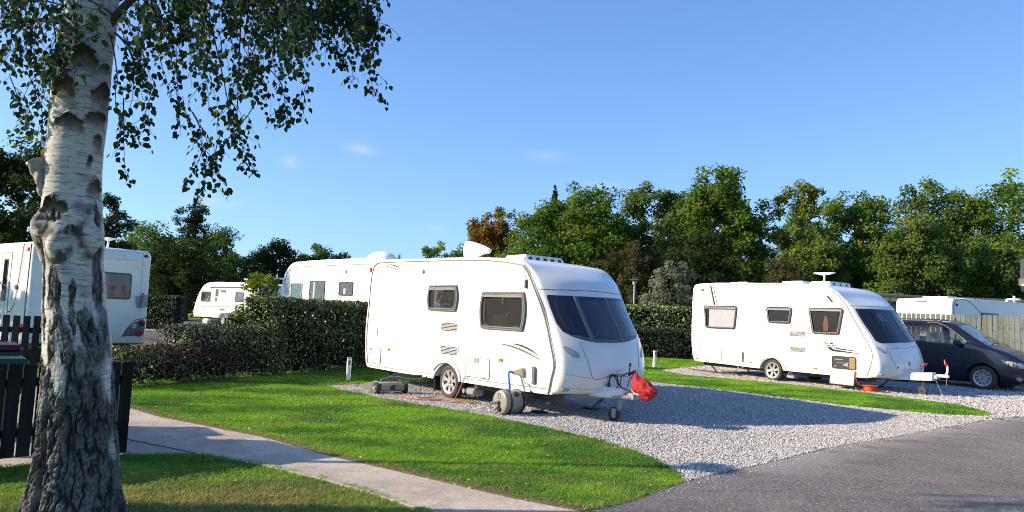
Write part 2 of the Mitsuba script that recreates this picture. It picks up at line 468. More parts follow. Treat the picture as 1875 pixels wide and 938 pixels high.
def stones(q, r, g, z=.004, V0=ICO1, F0=ICOF):
    n = len(q)
    k = len(V0)
    jit = g.uniform(.62, 1.25, (n, k, 1))
    sc = g.uniform(.65, 1.35, (n, 1, 3)) * np.array([1, 1, .72]) * (r * g.uniform(.6, 1.3, n))[:, None, None]
    a = g.uniform(0, 6.283, n); ca, sa = np.cos(a), np.sin(a)
    V = V0[None] * jit * sc
    V = np.stack([V[..., 0] * ca[:, None] - V[..., 1] * sa[:, None], V[..., 0] * sa[:, None] + V[..., 1] * ca[:, None], V[..., 2]], -1)
    V = V + np.c_[q, z + r * g.uniform(.1, .95, n)][:, None]
    F = (np.arange(n)[:, None, None] * k + F0[None]).reshape(-1, 3)
    t = g.random(n)
    pal = np.array([[.40, .39, .385], [.30, .29, .29], [.50, .49, .48], [.40, .355, .34], [.23, .22, .225], [.35, .34, .35]])
    c = pal[np.searchsorted([.34, .58, .70, .82, .92], t)] * g.uniform(.9, 1.28, n)[:, None]
    return trimesh.Trimesh(V.reshape(-1, 3), F, process=False), np.repeat(c, k, 0)


g2 = np.random.default_rng(12)
parts = []
for band, dens, r, ic in ((sbox(-20, 0, 20, 9), 2900, .0105, 1), (sbox(-20, 9, 20, 11.5), 2300, .0125, 0), (sbox(-20, 11.5, 20, 14.5), 1400, .0150, 0), (sbox(-20, 14.5, 20, 30), 650, .020, 0)):
    pg = p_gravel.buffer(.015).intersection(band)
    q = sample(pg, dens * pg.area, g2)
    parts.append(stones(q, r, g2, .004, *((ICO1, ICOF) if ic else (OCT1, OCTF))))
# loose stones strayed on to the asphalt
ln = LineString(ASPH)
q = np.array([[p.x, p.y] for p in (ln.interpolate(s) for s in g2.uniform(1.0, ln.length, 700))]) + np.c_[np.abs(g2.normal(0, .07, 700)), -np.abs(g2.normal(0, .09, 700))]
parts.append(stones(q, .008, g2, .003, OCT1, OCTF))
add('gravel', cat([p[0] for p in parts]), 'm_stone', label='pale grey limestone chippings on the nearer caravan pitch', cat='gravel', kind='stuff', color=np.vstack([p[1] for p in parts]))
pg = p_gravel2.intersection(sbox(0, 0, 20, 28))
q = sample(pg, 420 * pg.area, g2); q = q[in_view(q)]
m, c = stones(q, .024, g2, .004, OCT1, OCTF)
add('far_gravel', m, 'm_stone', label='pale grey chippings on the pitch beside the dark car', cat='gravel', kind='stuff', color=c)

# fallen leaves on the grass
q = np.vstack([sample(p_front, 46, g2), sample(LineString(PATH_UP).buffer(.10), 60, g2), sample(p_lawn.intersection(sbox(-8, 5, 3, 11)), 75, g2)])
n = len(q); a = g2.uniform(0, 6.28, n); s = g2.uniform(.012, .024, n)
d = np.c_[np.cos(a), np.sin(a)] * s[:, None]; e = np.c_[-d[:, 1], d[:, 0]] * .7
z = np.where(shapely.contains_xy(p_path, q[:, 0], q[:, 1]), .018, g2.uniform(.03, .05, n))
V = np.stack([np.c_[q - d, z], np.c_[q + e, z + .008], np.c_[q + d, z], np.c_[q - e, z + .006]], 1).reshape(-1, 3)
F = (np.arange(n)[:, None, None] * 4 + np.array([[0, 2, 1], [0, 3, 2]])).reshape(-1, 3)
c = np.array([[.60, .42, .06], [.50, .28, .08], [.62, .55, .25]])[g2.integers(0, 3, n)]
add('fallen_leaves', trimesh.Trimesh(V, F, process=False), 'm_leafvc', label='yellow and brown fallen birch leaves scattered over the grass', cat='fallen leaves', kind='stuff', color=np.repeat(c, 4, 0))


# ------------------------------------------------------------------ foliage
def leaf_quads(P, N, size, g, col, fold=.25, aspect=.62):
    """Rhombic folded leaves at P facing roughly N."""
    n = len(P)
    N = N + g.normal(0, .55, (n, 3)); N /= np.maximum(np.linalg.norm(N, axis=1, keepdims=True), 1e-6)
    d = np.cross(N, g.normal(0, 1, (n, 3))); d /= np.maximum(np.linalg.norm(d, axis=1, keepdims=True), 1e-6)
    e = np.cross(N, d)
    s = (size * g.uniform(.65, 1.25, n))[:, None]
    V = np.stack([P - d * s * .5, P + e * s * aspect * .5 + N * s * fold * .5, P + d * s * .5, P - e * s * aspect * .5 + N * s * fold * .5], 1)
    F = (np.arange(n)[:, None, None] * 4 + np.array([[0, 2, 1], [0, 3, 2]])).reshape(-1, 3)
    return trimesh.Trimesh(V.reshape(-1, 3), F, process=False), np.repeat(np.clip(col, .004, .9), 4, 0)


def unit(g, n):
    v = g.normal(0, 1, (n, 3)); return v / np.linalg.norm(v, axis=1, keepdims=True)


PAL = {'oak': ((.070, .130, .024), (.170, .262, .042)), 'dark': ((.022, .042, .018), (.060, .092, .028)), 'autumn': ((.14, .090, .026), (.34, .185, .045)),
       'grey2': ((.16, .18, .12), (.31, .33, .225)), 'yellow': ((.13, .175, .018), (.26, .28, .030)), 'brown': ((.062, .064, .030), (.125, .115, .052)), 'grey': ((.12, .135, .088), (.23, .245, .165)), 'mid': ((.065, .115, .032), (.160, .232, .052))}


def tree(key, label, x, y, h, rx, z0, seed, pal='oak', nleaf=16000, leaf=.20, lobes=26, shape='round', ry=None, trunk=.28, cat_='tree', limbs=6, tip=0.):
    g = np.random.default_rng(seed)
    ry = ry or rx * .8
    cz, rz = (h + z0) / 2, (h - z0) / 2
    vs = float(np.clip(rz / rx * .75, 1, 1.9))
    u = unit(g, lobes * 3)
    u = u[(u[:, 1] < .55)][:lobes]
    rr = g.uniform(.45, .84, len(u))
    zz = u[:, 2]
    taper = np.ones(len(u))
    if shape == 'cone':
        zz = np.linspace(-1, .97, len(u)); taper = np.clip(.98 - .46 * (zz + 1), .05, 1)
        u = np.c_[u[:, :2] / np.maximum(np.linalg.norm(u[:, :2], axis=1, keepdims=True), 1e-6), zz]; rr = g.uniform(.35, .7, len(u)) ; rr_z = np.ones(len(u))
    elif shape == 'egg':
        zz = g.uniform(-.9, .8, len(u)); taper = np.sqrt(np.clip(1 - (np.abs(zz + .25) / 1.2) ** 2, .04, 1))
        u = np.c_[u[:, :2] / np.maximum(np.linalg.norm(u[:, :2], axis=1, keepdims=True), 1e-6), zz]; rr = g.uniform(.45, .75, len(u)); rr_z = np.ones(len(u))
    else:
        rr_z = rr
    C = np.c_[x + u[:, 0] * rr * rx * taper, y + u[:, 1] * rr * ry * taper, cz + (zz * rr_z) * rz]
    R = rx * g.uniform(.24, .42, len(C)) * np.maximum(taper, .3)
    if shape == 'round':
        C = np.vstack([C, [[x, y, cz]]]); R = np.r_[R, rx * .5]
    w = R ** (1.2 if shape == 'cone' else 2); w /= w.sum()
    k = g.choice(len(C), nleaf, p=w)
    v = unit(g, nleaf)
    v[:, 2] = v[:, 2] * .92 + .12
    # twig-scale clumping inside each lobe
    nt = max(40, nleaf // 70)
    tk = g.choice(len(C), nt, p=w); tv = unit(g, nt); tr = g.uniform(.45, 1.0, nt)
    TP = C[tk] + tv * (R[tk] * tr)[:, None] * np.array([1, 1, .9 * vs])
    a = g.integers(0, nt, nleaf)
    spread = (R[tk[a]] * .20)[:, None] + .10
    P = TP[a] + unit(g, nleaf) * (g.random((nleaf, 1)) ** .42) * spread * np.array([1.75, 1.75, 1.3])
    N = (P - C[tk[a]]); N /= np.maximum(np.linalg.norm(N, axis=1, keepdims=True), 1e-6)
    N = N * .7 + np.array([-.2, -.1, .45])
    if shape == 'cone':
        q = 1 - np.sqrt(g.random(nleaf)); a_ = g.uniform(0, 6.283, nleaf)
        wh = .72 + .28 * np.abs(np.sin(q * (h - z0) * 4.2 + 1.7 * np.sin(3 * a_)))
        r_ = rx * (1 - q) * wh * g.random(nleaf) ** .35 + .05
        P = np.c_[x + r_ * np.cos(a_), y + r_ * np.sin(a_), z0 + q * (h - z0) - .25 * r_ / rx]
        N = np.c_[np.cos(a_), np.sin(a_), np.full(nleaf, .6)]
    if tip:
        P[:, 2] = np.minimum(P[:, 2], h + tip)
    lo, hi = (np.array(q) for q in PAL[pal])
    t = np.clip(g.normal(.45, .28, nt), 0, 1)[a] * .7 + g.random(nleaf) * .3
    col = lo + (hi - lo) * t[:, None]
    if pal in ('oak', 'mid'):
        yel = (g.random(nt) < .12)[a]
        col = np.where(yel[:, None], col * np.array([1.7, 1.35, .9]), col)
    col = col * g.uniform(.8, 1.2, (nleaf, 1))
    keep = P[:, 2] > .05
    m, c = leaf_quads(P[keep], N[keep], leaf, g, col[keep])
    tag(key, label, cat_)
    add(key + '__crown', m, 'm_leaf', kind='stuff', color=c)
    # trunk and limbs
    ms = []
    top = np.array([x + g.normal(0, .2), y, cz + rz * .35])
    tr_ = spline([[x, y, -.1], [x + g.normal(0, .1), y + g.normal(0, .1), z0 * .6 + .5], (np.array([x, y, cz]) + top) / 2, top], 14)
    ms.append(tube(tr_, np.linspace(trunk, trunk * .3, 14), 8))
    for i in range(limbs):
        s = tr_[g.integers(4, 12)]; e = C[g.integers(0, len(C))]
        mid = (s + e) / 2 + g.normal(0, .25, 3) + [0, 0, .3]
        ms.append(tube(spline([s, mid, e], 9), np.linspace(trunk * .42, .035, 9), 6))
    bark = np.array([.10, .085, .062]) if pal != 'dark' else np.array([.05, .04, .034])
    m = cat(ms); add(key + '__trunk', m, 'm_bark', True, color=np.tile(bark, (len(m.vertices), 1)))


def hedge(key, label, A, B, width, h, seed, pal, dens=520, leaf=.055, z0=0., ragged=.032, cat_='hedge', extra=None, red=0.):
    """A clipped hedge from A to B (its front foot line); it is 'width' deep to the left of A->B."""
    g = np.random.default_rng(seed)
    A, B = np.array(A, float), np.array(B, float)
    L = np.linalg.norm(B - A); d = (B - A) / L; nrm = np.array([-d[1], d[0]])
    faces = [(L * h, 0), (L * h * .6, 1), (L * width * 1.6, 2), (width * h, 3), (width * h, 4)]
    Ps, Ns = [], []
    for area, f in faces:
        n = int(area * dens)
        s, t = g.uniform(-.02, 1.02, n), g.uniform(0, 1, n)
        inn = np.abs(g.normal(0, .06, n))
        if f == 0: P = np.c_[s * L, inn, t * h]; N = np.tile([0, -1, .25], (n, 1))
        if f == 1: P = np.c_[s * L, width - inn, t * h]; N = np.tile([0, 1, .25], (n, 1))
        if f == 2: P = np.c_[s * L, t * width, h - inn]; N = np.tile([0, -.1, 1], (n, 1))
        if f == 3: P = np.c_[inn, s * width, t * h]; N = np.tile([-1, 0, .25], (n, 1))
        if f == 4: P = np.c_[L - inn, s * width, t * h]; N = np.tile([1, 0, .25], (n, 1))
        Ps.append(P); Ns.append(np.asarray(N, float))
    P, N = np.vstack(Ps), np.vstack(Ns)
    n = len(P)
    bump = meshkit.fbm(P * 2.4, 3, seed) - .5
    P = P + N / np.linalg.norm(N, axis=1, keepdims=True) * (bump * ragged * 4)[:, None] + g.normal(0, ragged * .45, (n, 3))
    # rounded shoulders
    P[:, 2] -= .10 * np.exp(-(P[:, 1] / .12) ** 2) * (P[:, 2] > h - .12)
    thin = g.random(n) < np.where((P[:, 2] < h * .45) & (N[:, 1] < -.5), .62, 1.)
    P, N = P[thin], N[thin]; n = len(P)
    lo, hi = (np.array(q) for q in PAL[pal]) if isinstance(pal, str) else (np.array(q) for q in pal)
    t = np.clip(meshkit.fbm(P * 3.1, 2, seed + 1)[:, None] * 1.2 - .25 + g.normal(0, .22, (n, 1)), 0, 1)
    col = (lo + (hi - lo) * t) * g.uniform(.75, 1.25, (n, 1))
    br = (g.random((n, 1)) < .13); col = np.where(br, col * 2.1 + .015, col * .62)
    if red:
        q = (np.clip((P[:, 0] / L - red) * 4, 0, 1) * np.clip(P[:, 2] / h * 2 - .3, 0, 1))[:, None] * (g.random((n, 1)) < .8)
        col = col * (1 - q) + np.array([.060, .016, .016]) * g.uniform(.6, 1.5, (n, 1)) * q
    w = lambda Q: np.c_[A[0] + Q[:, 0] * d[0] + Q[:, 1] * nrm[0], A[1] + Q[:, 0] * d[1] + Q[:, 1] * nrm[1], z0 + Q[:, 2]]
    wn = lambda Q: np.c_[Q[:, 0] * d[0] + Q[:, 1] * nrm[0], Q[:, 0] * d[1] + Q[:, 1] * nrm[1], Q[:, 2]]
    m, c = leaf_quads(w(P), wn(N), leaf, g, col, .3, .6)
    tag(key, label, cat_)
    add(key + '__foliage', m, 'm_leafvc', kind='stuff', color=c)
    # stems inside
    ms = []
    for i in range(int(L * 7)):
        s = np.array([g.uniform(.05, L - .05), g.uniform(.10, width - .1), 0])
        for j in range(2):
            e = s + [g.normal(0, .16), g.normal(0, .12), h * g.uniform(.7, .95)]
            e[0] = np.clip(e[0], .08, L - .08); e[1] = np.clip(e[1], .1, max(width - .08, .11))
            ms.append(tube(w(np.array([s, (s + e) / 2 + g.normal(0, .05, 3), e])), [.014, .011, .006], 5))
    m = cat(ms); add(key + '__stems', m, 'm_bark', kind='stuff', color=np.tile([.07, .055, .045], (len(m.vertices), 1)))
    # dense twiggy heart
    n2 = int(L * width * h * 900)
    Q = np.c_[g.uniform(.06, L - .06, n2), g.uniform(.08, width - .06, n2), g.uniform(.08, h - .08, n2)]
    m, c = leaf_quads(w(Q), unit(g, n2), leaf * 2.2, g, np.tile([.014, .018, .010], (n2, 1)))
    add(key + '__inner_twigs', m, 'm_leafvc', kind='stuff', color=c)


PRIV = ((.055, .095, .028), (.22, .285, .075))
hedge('low_hedge', 'lowest clipped hedge with purple-brown leaves, nearest the birch beside the path', (-6.35, 11.75), (-5.3, 14.1), 1.25, .64, 101, ((.065, .095, .026), (.22, .28, .06)), 800, .048, red=.12)
hedge('mid_hedge', 'waist-high dark glossy hedge between the purple low hedge and the tall hedge', (-5.95, 13.35), (-4.75, 15.35), 1.0, 1.04, 102, ((.045, .066, .026), (.20, .23, .11)), 800, .052)
hedge('tall_hedge', 'tall clipped hedge directly behind the tail of the large nearer caravan', (-4.95, 15.15), (-2.75, 19.9), .95, 1.66, 103, PRIV, 640, .064)
hedge('block_hedge', 'boxy clipped hedge block beside the tail lamps of the caravan behind the birch', (-18.9, 36.1), (-16.9, 35.9), 1.0, 1.75, 104, ((.04, .07, .02), (.10, .14, .04)), 380, .09)
hedge('sunlit_hedge', 'upper light green hedge at the foot of the lamp post, rising over a darker hedge', (.5, 31.7), (11.5, 30.6), 1.2, 2.22, 105, ((.12, .17, .045), (.36, .43, .13)), 330, .085)
hedge('dark_hedge', 'lower dark hedge standing in front of the light green hedge by the lamp post', (.5, 30.3), (9.6, 29.3), 1.0, 1.27, 106, ((.03, .045, .018), (.09, .11, .045)), 360, .08)

# nearer shrubs
tree('lime_shrub', 'loose yellow-green shrub above the left end of the tall hedge', -6.0, 17.4, 2.5, .50, .7, 201, 'yellow', 3400, .085, 14, trunk=.05, cat_='shrub', limbs=5)
tree('grey_shrub', 'small grey-green round shrub hiding the end of the distant twin-axle caravan', -6.42, 17.0, 1.55, .27, .3, 202, 'mid', 1300, .07, 9, trunk=.03, cat_='shrub', limbs=3)
tree('conical_tree', 'grey-green conical evergreen behind the light green hedge', 7.55, 33.5, 4.75, 1.4, .2, 203, 'grey2', 11000, .13, 56, 'egg', trunk=.12)

# right-hand belt of trees: (x pixel order), depth 36-60 m
TR = [
    ('broadleaf_tree', 'small dark green tree half hidden behind the left side of the orange-brown tree', -3.45, 57, 9.5, 1.8, .5, 'oak', 6000, .24, 14, 'round'),
    ('autumn_tree', 'orange-brown autumn tree rising above the satellite antenna', -1.5, 52, 8.6, 2.25, .3, 'autumn', 19000, .20, 44, 'round'),
    ('spruce_tree', 'pointed spruce tip at the left shoulder of the bright green tree', 3.1, 54, 10.9, 1.8, 2, 'dark', 7000, .22, 40, 'cone'),
    ('broadleaf_tree', 'full bright green tree between the orange-brown tree and a gap of sky', 4.0, 50, 11.0, 3.9, .5, 'oak', 30000, .22, 50, 'round'),
    ('broadleaf_tree', 'broad dark green tree above the nose of the nearer caravan', 10.4, 52, 11.6, 3.4, .8, 'mid', 26000, .23, 42, 'round'),
    ('broadleaf_tree', 'tallest dark green tree with a twin-peaked crown', 14.5, 49, 12.2, 3.0, .8, 'oak', 28000, .22, 44, 'round'),
    ('broadleaf_tree', 'sparse yellowing tree with bare grey limbs showing through its crown', 19.6, 48, 11.0, 2.2, 3.0, 'yellow', 6500, .20, 15, 'round'),
    ('broadleaf_tree', 'mid green tree immediately right of the sparse yellowing tree', 24.3, 50, 11.4, 3.1, .6, 'oak', 23000, .22, 32, 'round'),
    ('broadleaf_tree', 'broad tree with an even dome, above the dark car', 29.2, 51, 12.2, 3.8, .6, 'mid', 26000, .22, 36, 'round'),
    ('broadleaf_tree', 'tall tree cut by the upper right edge of the picture', 35.4, 51, 13.6, 4.2, .6, 'oak', 26000, .23, 36, 'round'),
    ('broadleaf_tree', 'rounded dense olive-green tree standing in front of the belt above the fenced-off caravan', 22.8, 40, 8.3, 2.7, .6, 'mid', 22000, .17, 36, 'round'),
    ('broadleaf_tree', 'low spreading tree near the gable at the right edge', 27.8, 41, 7.7, 2.4, .6, 'mid', 16000, .17, 30, 'round'),
    ('broadleaf_tree', 'dark tree filling the second row behind the gap left of the broad dark green tree', 7.6, 60, 10.0, 3.6, .3, 'mid', 10000, .27, 26, 'round'),
    ('broadleaf_tree', 'dark tree filling the second row between the twin-peaked tree and the sparse yellowing tree', 20.5, 60, 9.2, 3.8, .3, 'mid', 10000, .27, 26, 'round'),
    ('broadleaf_tree', 'dark tree filling the second row right of the sparse yellowing tree', 26.5, 61, 11.6, 4.2, .3, 'mid', 10000, .27, 26, 'round'),
    ('broadleaf_tree', 'dark tree filling the second row near the right edge of the belt', 38.0, 61, 14.0, 5.0, .3, 'mid', 10000, .28, 28, 'round'),
    ('brown_thicket', 'dull brownish thicket below the dark tree, behind the lamp post', 7.0, 43, 6.6, 2.1, .3, 'brown', 13000, .16, 30, 'round'),
    ('dull_shrub', 'tall dull green shrub just left of the satellite dish on the farther caravan', 14.3, 37, 5.1, 1.7, .3, 'brown', 11000, .13, 30, 'round'),
    ('yellow_shrub', 'small yellow shrub peeping over the roof of the farther caravan', 11.3, 36, 4.3, .85, .5, 'yellow', 3500, .12, 14, 'round'),
    ('green_thicket', 'dark green thicket low down between the orange tree and the dark tree', 1.6, 46, 5.6, 3.2, .2, 'oak', 16000, .2, 30, 'round'),
    ('broadleaf_tree', 'shaded dark tree filling the space behind the conical evergreen', 11.0, 43, 7.6, 2.6, .2, 'dark', 15000, .18, 32, 'round'),
    ('broadleaf_tree', 'shaded dark tree filling the space below the sparse yellowing tree', 19.0, 45, 8.4, 3.0, .2, 'mid', 20000, .19, 36, 'round'),
]
for i, (k, lab, x, y, h, rx, z0, pal, nl, lf, lo, sh) in enumerate(TR):
    h += .8 if y > 47 else .2
    rx *= 1.22 if y > 47 and pal != 'autumn' and k != 'spruce_tree' else 1.05; lf *= 1.12
    kk = k; n = 0
    while kk in labels:
        n += 1; kk = '%s_%03d' % (k, n)
    tree(kk, lab, x, y, h, rx, z0, 300 + i, pal, nl, lf, lo, sh, limbs=7 if 'sparse' not in lab else 16, trunk=.26 if 'sparse' not in lab else .30)

TL = [
    ('tall_conifer', 'tall black-green conifer at the left edge behind the birch', -17.6, 25.5, 7.6, 2.2, .6, 'dark', 20000, .16, 44, 'round'),
    ('left_thicket', 'green thicket at the foot of the tall conifer at the left edge', -15.3, 24.3, 3.7, 1.5, .3, 'mid', 7000, .11, 24, 'round'),
    ('slender_tree', 'slender dark tree showing just right of the birch trunk', -22.5, 40, 7.6, 1.35, .3, 'dark', 11000, .16, 34, 'round'),
    ('broadleaf_tree', 'dark green tree rising over the boxy hedge block', -23.3, 45, 6.4, 2.9, .3, 'mid', 17000, .19, 28, 'round'),
    ('weeping_tree', 'narrow drooping dark tree, tallest of the distant row on the left', -22.6, 49, 8.8, 1.7, .3, 'dark', 15000, .18, 44, 'round'),
    ('broadleaf_tree', 'dark tree immediately right of the drooping one', -19.7, 49, 7.0, 2.7, .2, 'mid', 17000, .19, 28, 'round'),
    ('broadleaf_tree', 'dark tree above the distant twin-axle caravan', -17.0, 51, 6.2, 2.5, .2, 'dark', 14000, .20, 26, 'round'),
    ('broadleaf_tree', 'dark tree above the cab of the motorhome', -14.7, 52, 5.9, 2.4, .2, 'mid', 12000, .20, 24, 'round'),
    ('broadleaf_tree', 'dark tree second to the left of the motorhome roof dome', -12.7, 54, 5.8, 2.1, .2, 'dark', 11000, .20, 22, 'round'),
    ('broadleaf_tree', 'small dark tree just left of the motorhome roof dome', -10.6, 55, 5.7, 1.9, .3, 'oak', 6000, .20, 18, 'round'),
    ('tiny_tree', 'single tiny far tree top between the motorhome dome and the nearer caravan roof', -10.5, 66, 6.6, .95, .3, 'oak', 3000, .2, 12, 'cone'),
    ('far_bush', 'bushy far tree over the roof just left of the satellite antenna', -6.5, 60, 7.6, 2.1, .3, 'oak', 7000, .22, 22, 'round'),
    ('broadleaf_tree', 'dark tree closing the gap behind the boxy hedge block', -19.5, 43, 5.4, 2.4, .3, 'dark', 10000, .18, 26, 'round'),
]
for i, (k, lab, x, y, h, rx, z0, pal, nl, lf, lo, sh) in enumerate(TL):
    if y >= 43:
        x, y, h, rx, lf = x * 1.25, y * 1.25, 1.5 + (h + .3 - 1.5) * 1.25, rx * 1.25, lf * 1.15
    kk = k; n = 0
    while kk in labels:
        n += 1; kk = '%s_%03d' % (k, n)
    tree(kk, lab, x, y, h, rx, z0, 400 + i, pal, nl, lf, lo, sh, limbs=6)
OFF = [('belt_tree', 'tree of the belt beyond the left edge of the picture, nearest of three', -21.5, 15.0), ('belt_tree_001', 'tree of the belt beyond the left edge of the picture, middle of three', -24.5, 19.0), ('belt_tree_002', 'tree of the belt beyond the left edge of the picture, farthest of three', -27, 24.0)]
for i, (k, lab, x, y) in enumerate(OFF):
    tree(k, lab, x, y, 6.0, 3.0, .2, 450 + i, 'mid', 7000, .26, 26)
# wood floor: low growth behind the trees that closes the view to the horizon
g = np.random.default_rng(77)
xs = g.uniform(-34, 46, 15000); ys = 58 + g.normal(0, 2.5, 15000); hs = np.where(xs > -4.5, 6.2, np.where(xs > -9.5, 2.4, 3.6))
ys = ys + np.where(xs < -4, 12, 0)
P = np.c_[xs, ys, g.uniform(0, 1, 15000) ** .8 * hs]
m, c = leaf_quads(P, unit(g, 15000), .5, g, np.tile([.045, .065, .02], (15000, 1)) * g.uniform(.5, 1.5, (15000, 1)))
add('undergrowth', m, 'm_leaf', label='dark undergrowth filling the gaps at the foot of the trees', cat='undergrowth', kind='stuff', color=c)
# ------------------------------------------------------------------ the birch in the foreground
BZ = np.array([(-.25, -2.92, .44), (-.087, -2.912, .375), (.03, -2.912, .339), (.168, -2.92, .312), (.352, -2.922, .29), (.536, -2.938, .278), (.721, -2.956, .264), (.908, -2.971, .248), (1.095, -2.993, .237), (1.231, -3.01, .232),
               (1.442, -3.047, .216), (1.652, -3.069, .203), (1.76, -3.083, .198), (1.864, -3.09, .203), (1.972, -3.105, .204), (2.096, -3.125, .203), (2.217, -3.14, .2), (2.397, -3.148, .196), (2.552, -3.15, .194),
               (2.743, -3.148, .199), (2.999, -3.15, .2), (3.128, -3.152, .199), (3.324, -3.145, .196), (3.52, -3.13, .19), (3.652, -3.129, .186), (3.9, -3.13, .184), (4.5, -3.16, .17), (5.5, -3.2, .13), (7.5, -3.2, .04)])
BY = 5.0
bz = np.r_[np.linspace(-.2, 3.6, 560), np.linspace(3.64, 7.4, 40)]
ph = np.r_[np.linspace(-1.95, 1.95, 230), np.linspace(1.95, 2 * np.pi - 1.95, 42)[1:-1]]   # 0 faces the camera, + to the right
Zg, Ph = np.meshgrid(bz, ph, indexing='ij')
cx = np.interp(Zg, BZ[:, 0], BZ[:, 1]); rr = np.interp(Zg, BZ[:, 0], BZ[:, 2]) - .016 - .030 * np.clip((1.6 - Zg) / 1.2, 0, 1)
ang = lambda a, b: np.abs((a - b + np.pi) % (2 * np.pi) - np.pi)
S3 = np.stack([np.sin(Ph) * rr, -np.cos(Ph) * rr, Zg], -1)
white = np.clip((Zg - .84 + .6 * (meshkit.fbm(S3 * np.array([9, 9, 2.2]), 3, 31) - .5) * 3.2) / .35, 0, 1)
white = white * white * (3 - 2 * white)
# tongues of white bark running down and dark fissures running up
fis = meshkit.fbm(S3 * np.array([13, 13, 1.7]), 3, 41)
white = np.clip(white - np.clip((fis - .56) * 9, 0, 1) * np.clip(1.75 - Zg, 0, 1), 0, 1)
rough = 1 - white
wob = (meshkit.fbm(S3 * np.array([11, 11, 5]), 3, 50) - .5) * .09
S4_ = S3 + wob[..., None] * np.array([1, 1, 0])
cr1 = np.abs(meshkit.fbm(S4_ * np.array([22, 22, 3.6]), 3, 51) - .5)
cr2 = np.abs(meshkit.fbm(S4_ * np.array([48, 48, 14.]), 3, 52) - .5)
crack = np.clip(1 - cr1 / .075, 0, 1) ** .7
crack2 = np.clip(1 - cr2 / .07, 0, 1)
grit = meshkit.fbm(S3 * np.array([75, 75, 55.]), 2, 53)
fur = np.clip(1 - crack * 1.0 - crack2 * .45, 0, 1) * .5
lent = meshkit.fbm(S3 * np.array([16, 16, 120.]), 3, 61)
peel = meshkit.fbm(S3 * np.array([5, 5, 60.]), 3, 62)
disp = rough * (.008 - crack * .020 - crack2 * .009 + (grit - .5) * .012 + (meshkit.fbm(S3 * 7, 2, 54) - .5) * .03) + white * ((peel - .5) * .006 - np.clip((lent - .6) * 4, 0, 1) * .003)
for a0, amp in ((-.9, .035), (.05, .02), (.75, .03), (1.7, .03), (-1.8, .035)):                    # buttresses at the foot
    disp += amp * np.exp(-(ang(Ph, a0) / .28) ** 2) * np.clip((.75 - Zg) / .7, 0, 1) ** 1.3
disp -= .06 * np.exp(-(ang(Ph, -.42) / .09) ** 2) * np.clip((1.0 - Zg) / .5, 0, 1)                # the deep fold on the left
col = np.zeros(Zg.shape + (3,))
tone = meshkit.fbm(S3 * np.array([4, 4, 3.]), 3, 71)[..., None]
wcol = np.array([.47, .45, .425]) * (.74 + .42 * tone)
wcol = wcol * (1 - .68 * np.clip((lent - .555) * 6, 0, 1)[..., None]) * (1 - .4 * np.clip((meshkit.fbm(S3 * np.array([7, 7, 9.]), 3, 72) - .56) * 6, 0, 1)[..., None]) * (.86 + .28 * peel[..., None])
bc = np.clip(fur * 2, 0, 1)[..., None]
bcol = (np.array([.009, .008, .008]) * (1 - bc) + np.array([.086, .079, .075]) * bc) * (.15 + 1.7 * grit[..., None]) * (.55 + .9 * meshkit.fbm(S3 * np.array([6, 6, 3]), 2, 82)[..., None])
bcol = bcol + np.array([.055, .058, .055]) * np.clip((meshkit.fbm(S3 * np.array([9, 9, 5]), 3, 81) - .55) * 5, 0, 1)[..., None]
col = wcol * white[..., None] + bcol * rough[..., None]
# branch scars: arched dark lids over brownish bark
for sx, sz, wx, hz, dark in ((-3.05, 3.15, .085, .10, 1.), (-3.17, 2.92, .095, .12, 1.), (-2.965, 2.92, .075, .085, .9), (-3.10, 2.69, .085, .065, .95), (-2.975, 2.75, .07, .055, .9), (-2.945, 2.60, .04, .045, .8),
                             (-2.99, 2.44, .018, .05, 1.), (-2.945, 2.25, .06, .07, .85), (-3.15, 2.09, .10, .075, 1.), (-2.97, 3.13, .05, .035, .8), (-3.23, 3.12, .05, .11, .9)):
    i = np.abs(bz - sz).argmin(); a0 = np.arcsin(np.clip((sx - cx[i, 0]) / rr[i, 0], -.98, .98))
    du = ((Ph - a0 + np.pi) % (2 * np.pi) - np.pi) * rr / wx
    dz = (Zg - sz) / hz
    du = du + (meshkit.fbm(S3 * 20 + sz * 9, 3, 91) - .5) * 1.0; dz = dz + (meshkit.fbm(S3 * 24 + sx * 9, 3, 92) - .5) * 1.1
    arch = 1 - du ** 2 * .9                       # upper limit of the scar
    inside = np.clip((arch - dz) * 5, 0, 1) * np.clip((dz + 1.25) * .9, 0, 1) * np.clip((1.2 - np.abs(du)) * 3, 0, 1)
    lid = np.exp(-((dz - arch) / .24) ** 2) * np.clip((1.15 - np.abs(du)) * 3, 0, 1) * np.clip(.5 + 1.2 * meshkit.fbm(S3 * 15, 2, 98), 0, 1)
    k = (inside * dark)[..., None]
    brown = np.array([.150, .112, .085]) * (.6 + .7 * meshkit.fbm(S3 * np.array([30, 30, 30]), 3, 93)[..., None]) * (1 - .75 * np.clip(dz + .35, 0, 1)[..., None])
    col = col * (1 - k) + brown * k
    l = np.clip(lid * dark * 1.2, 0, 1)[..., None]
    col = col * (1 - l) + np.array([.028, .021, .017]) * l
    disp += .022 * lid * dark - .014 * inside * dark
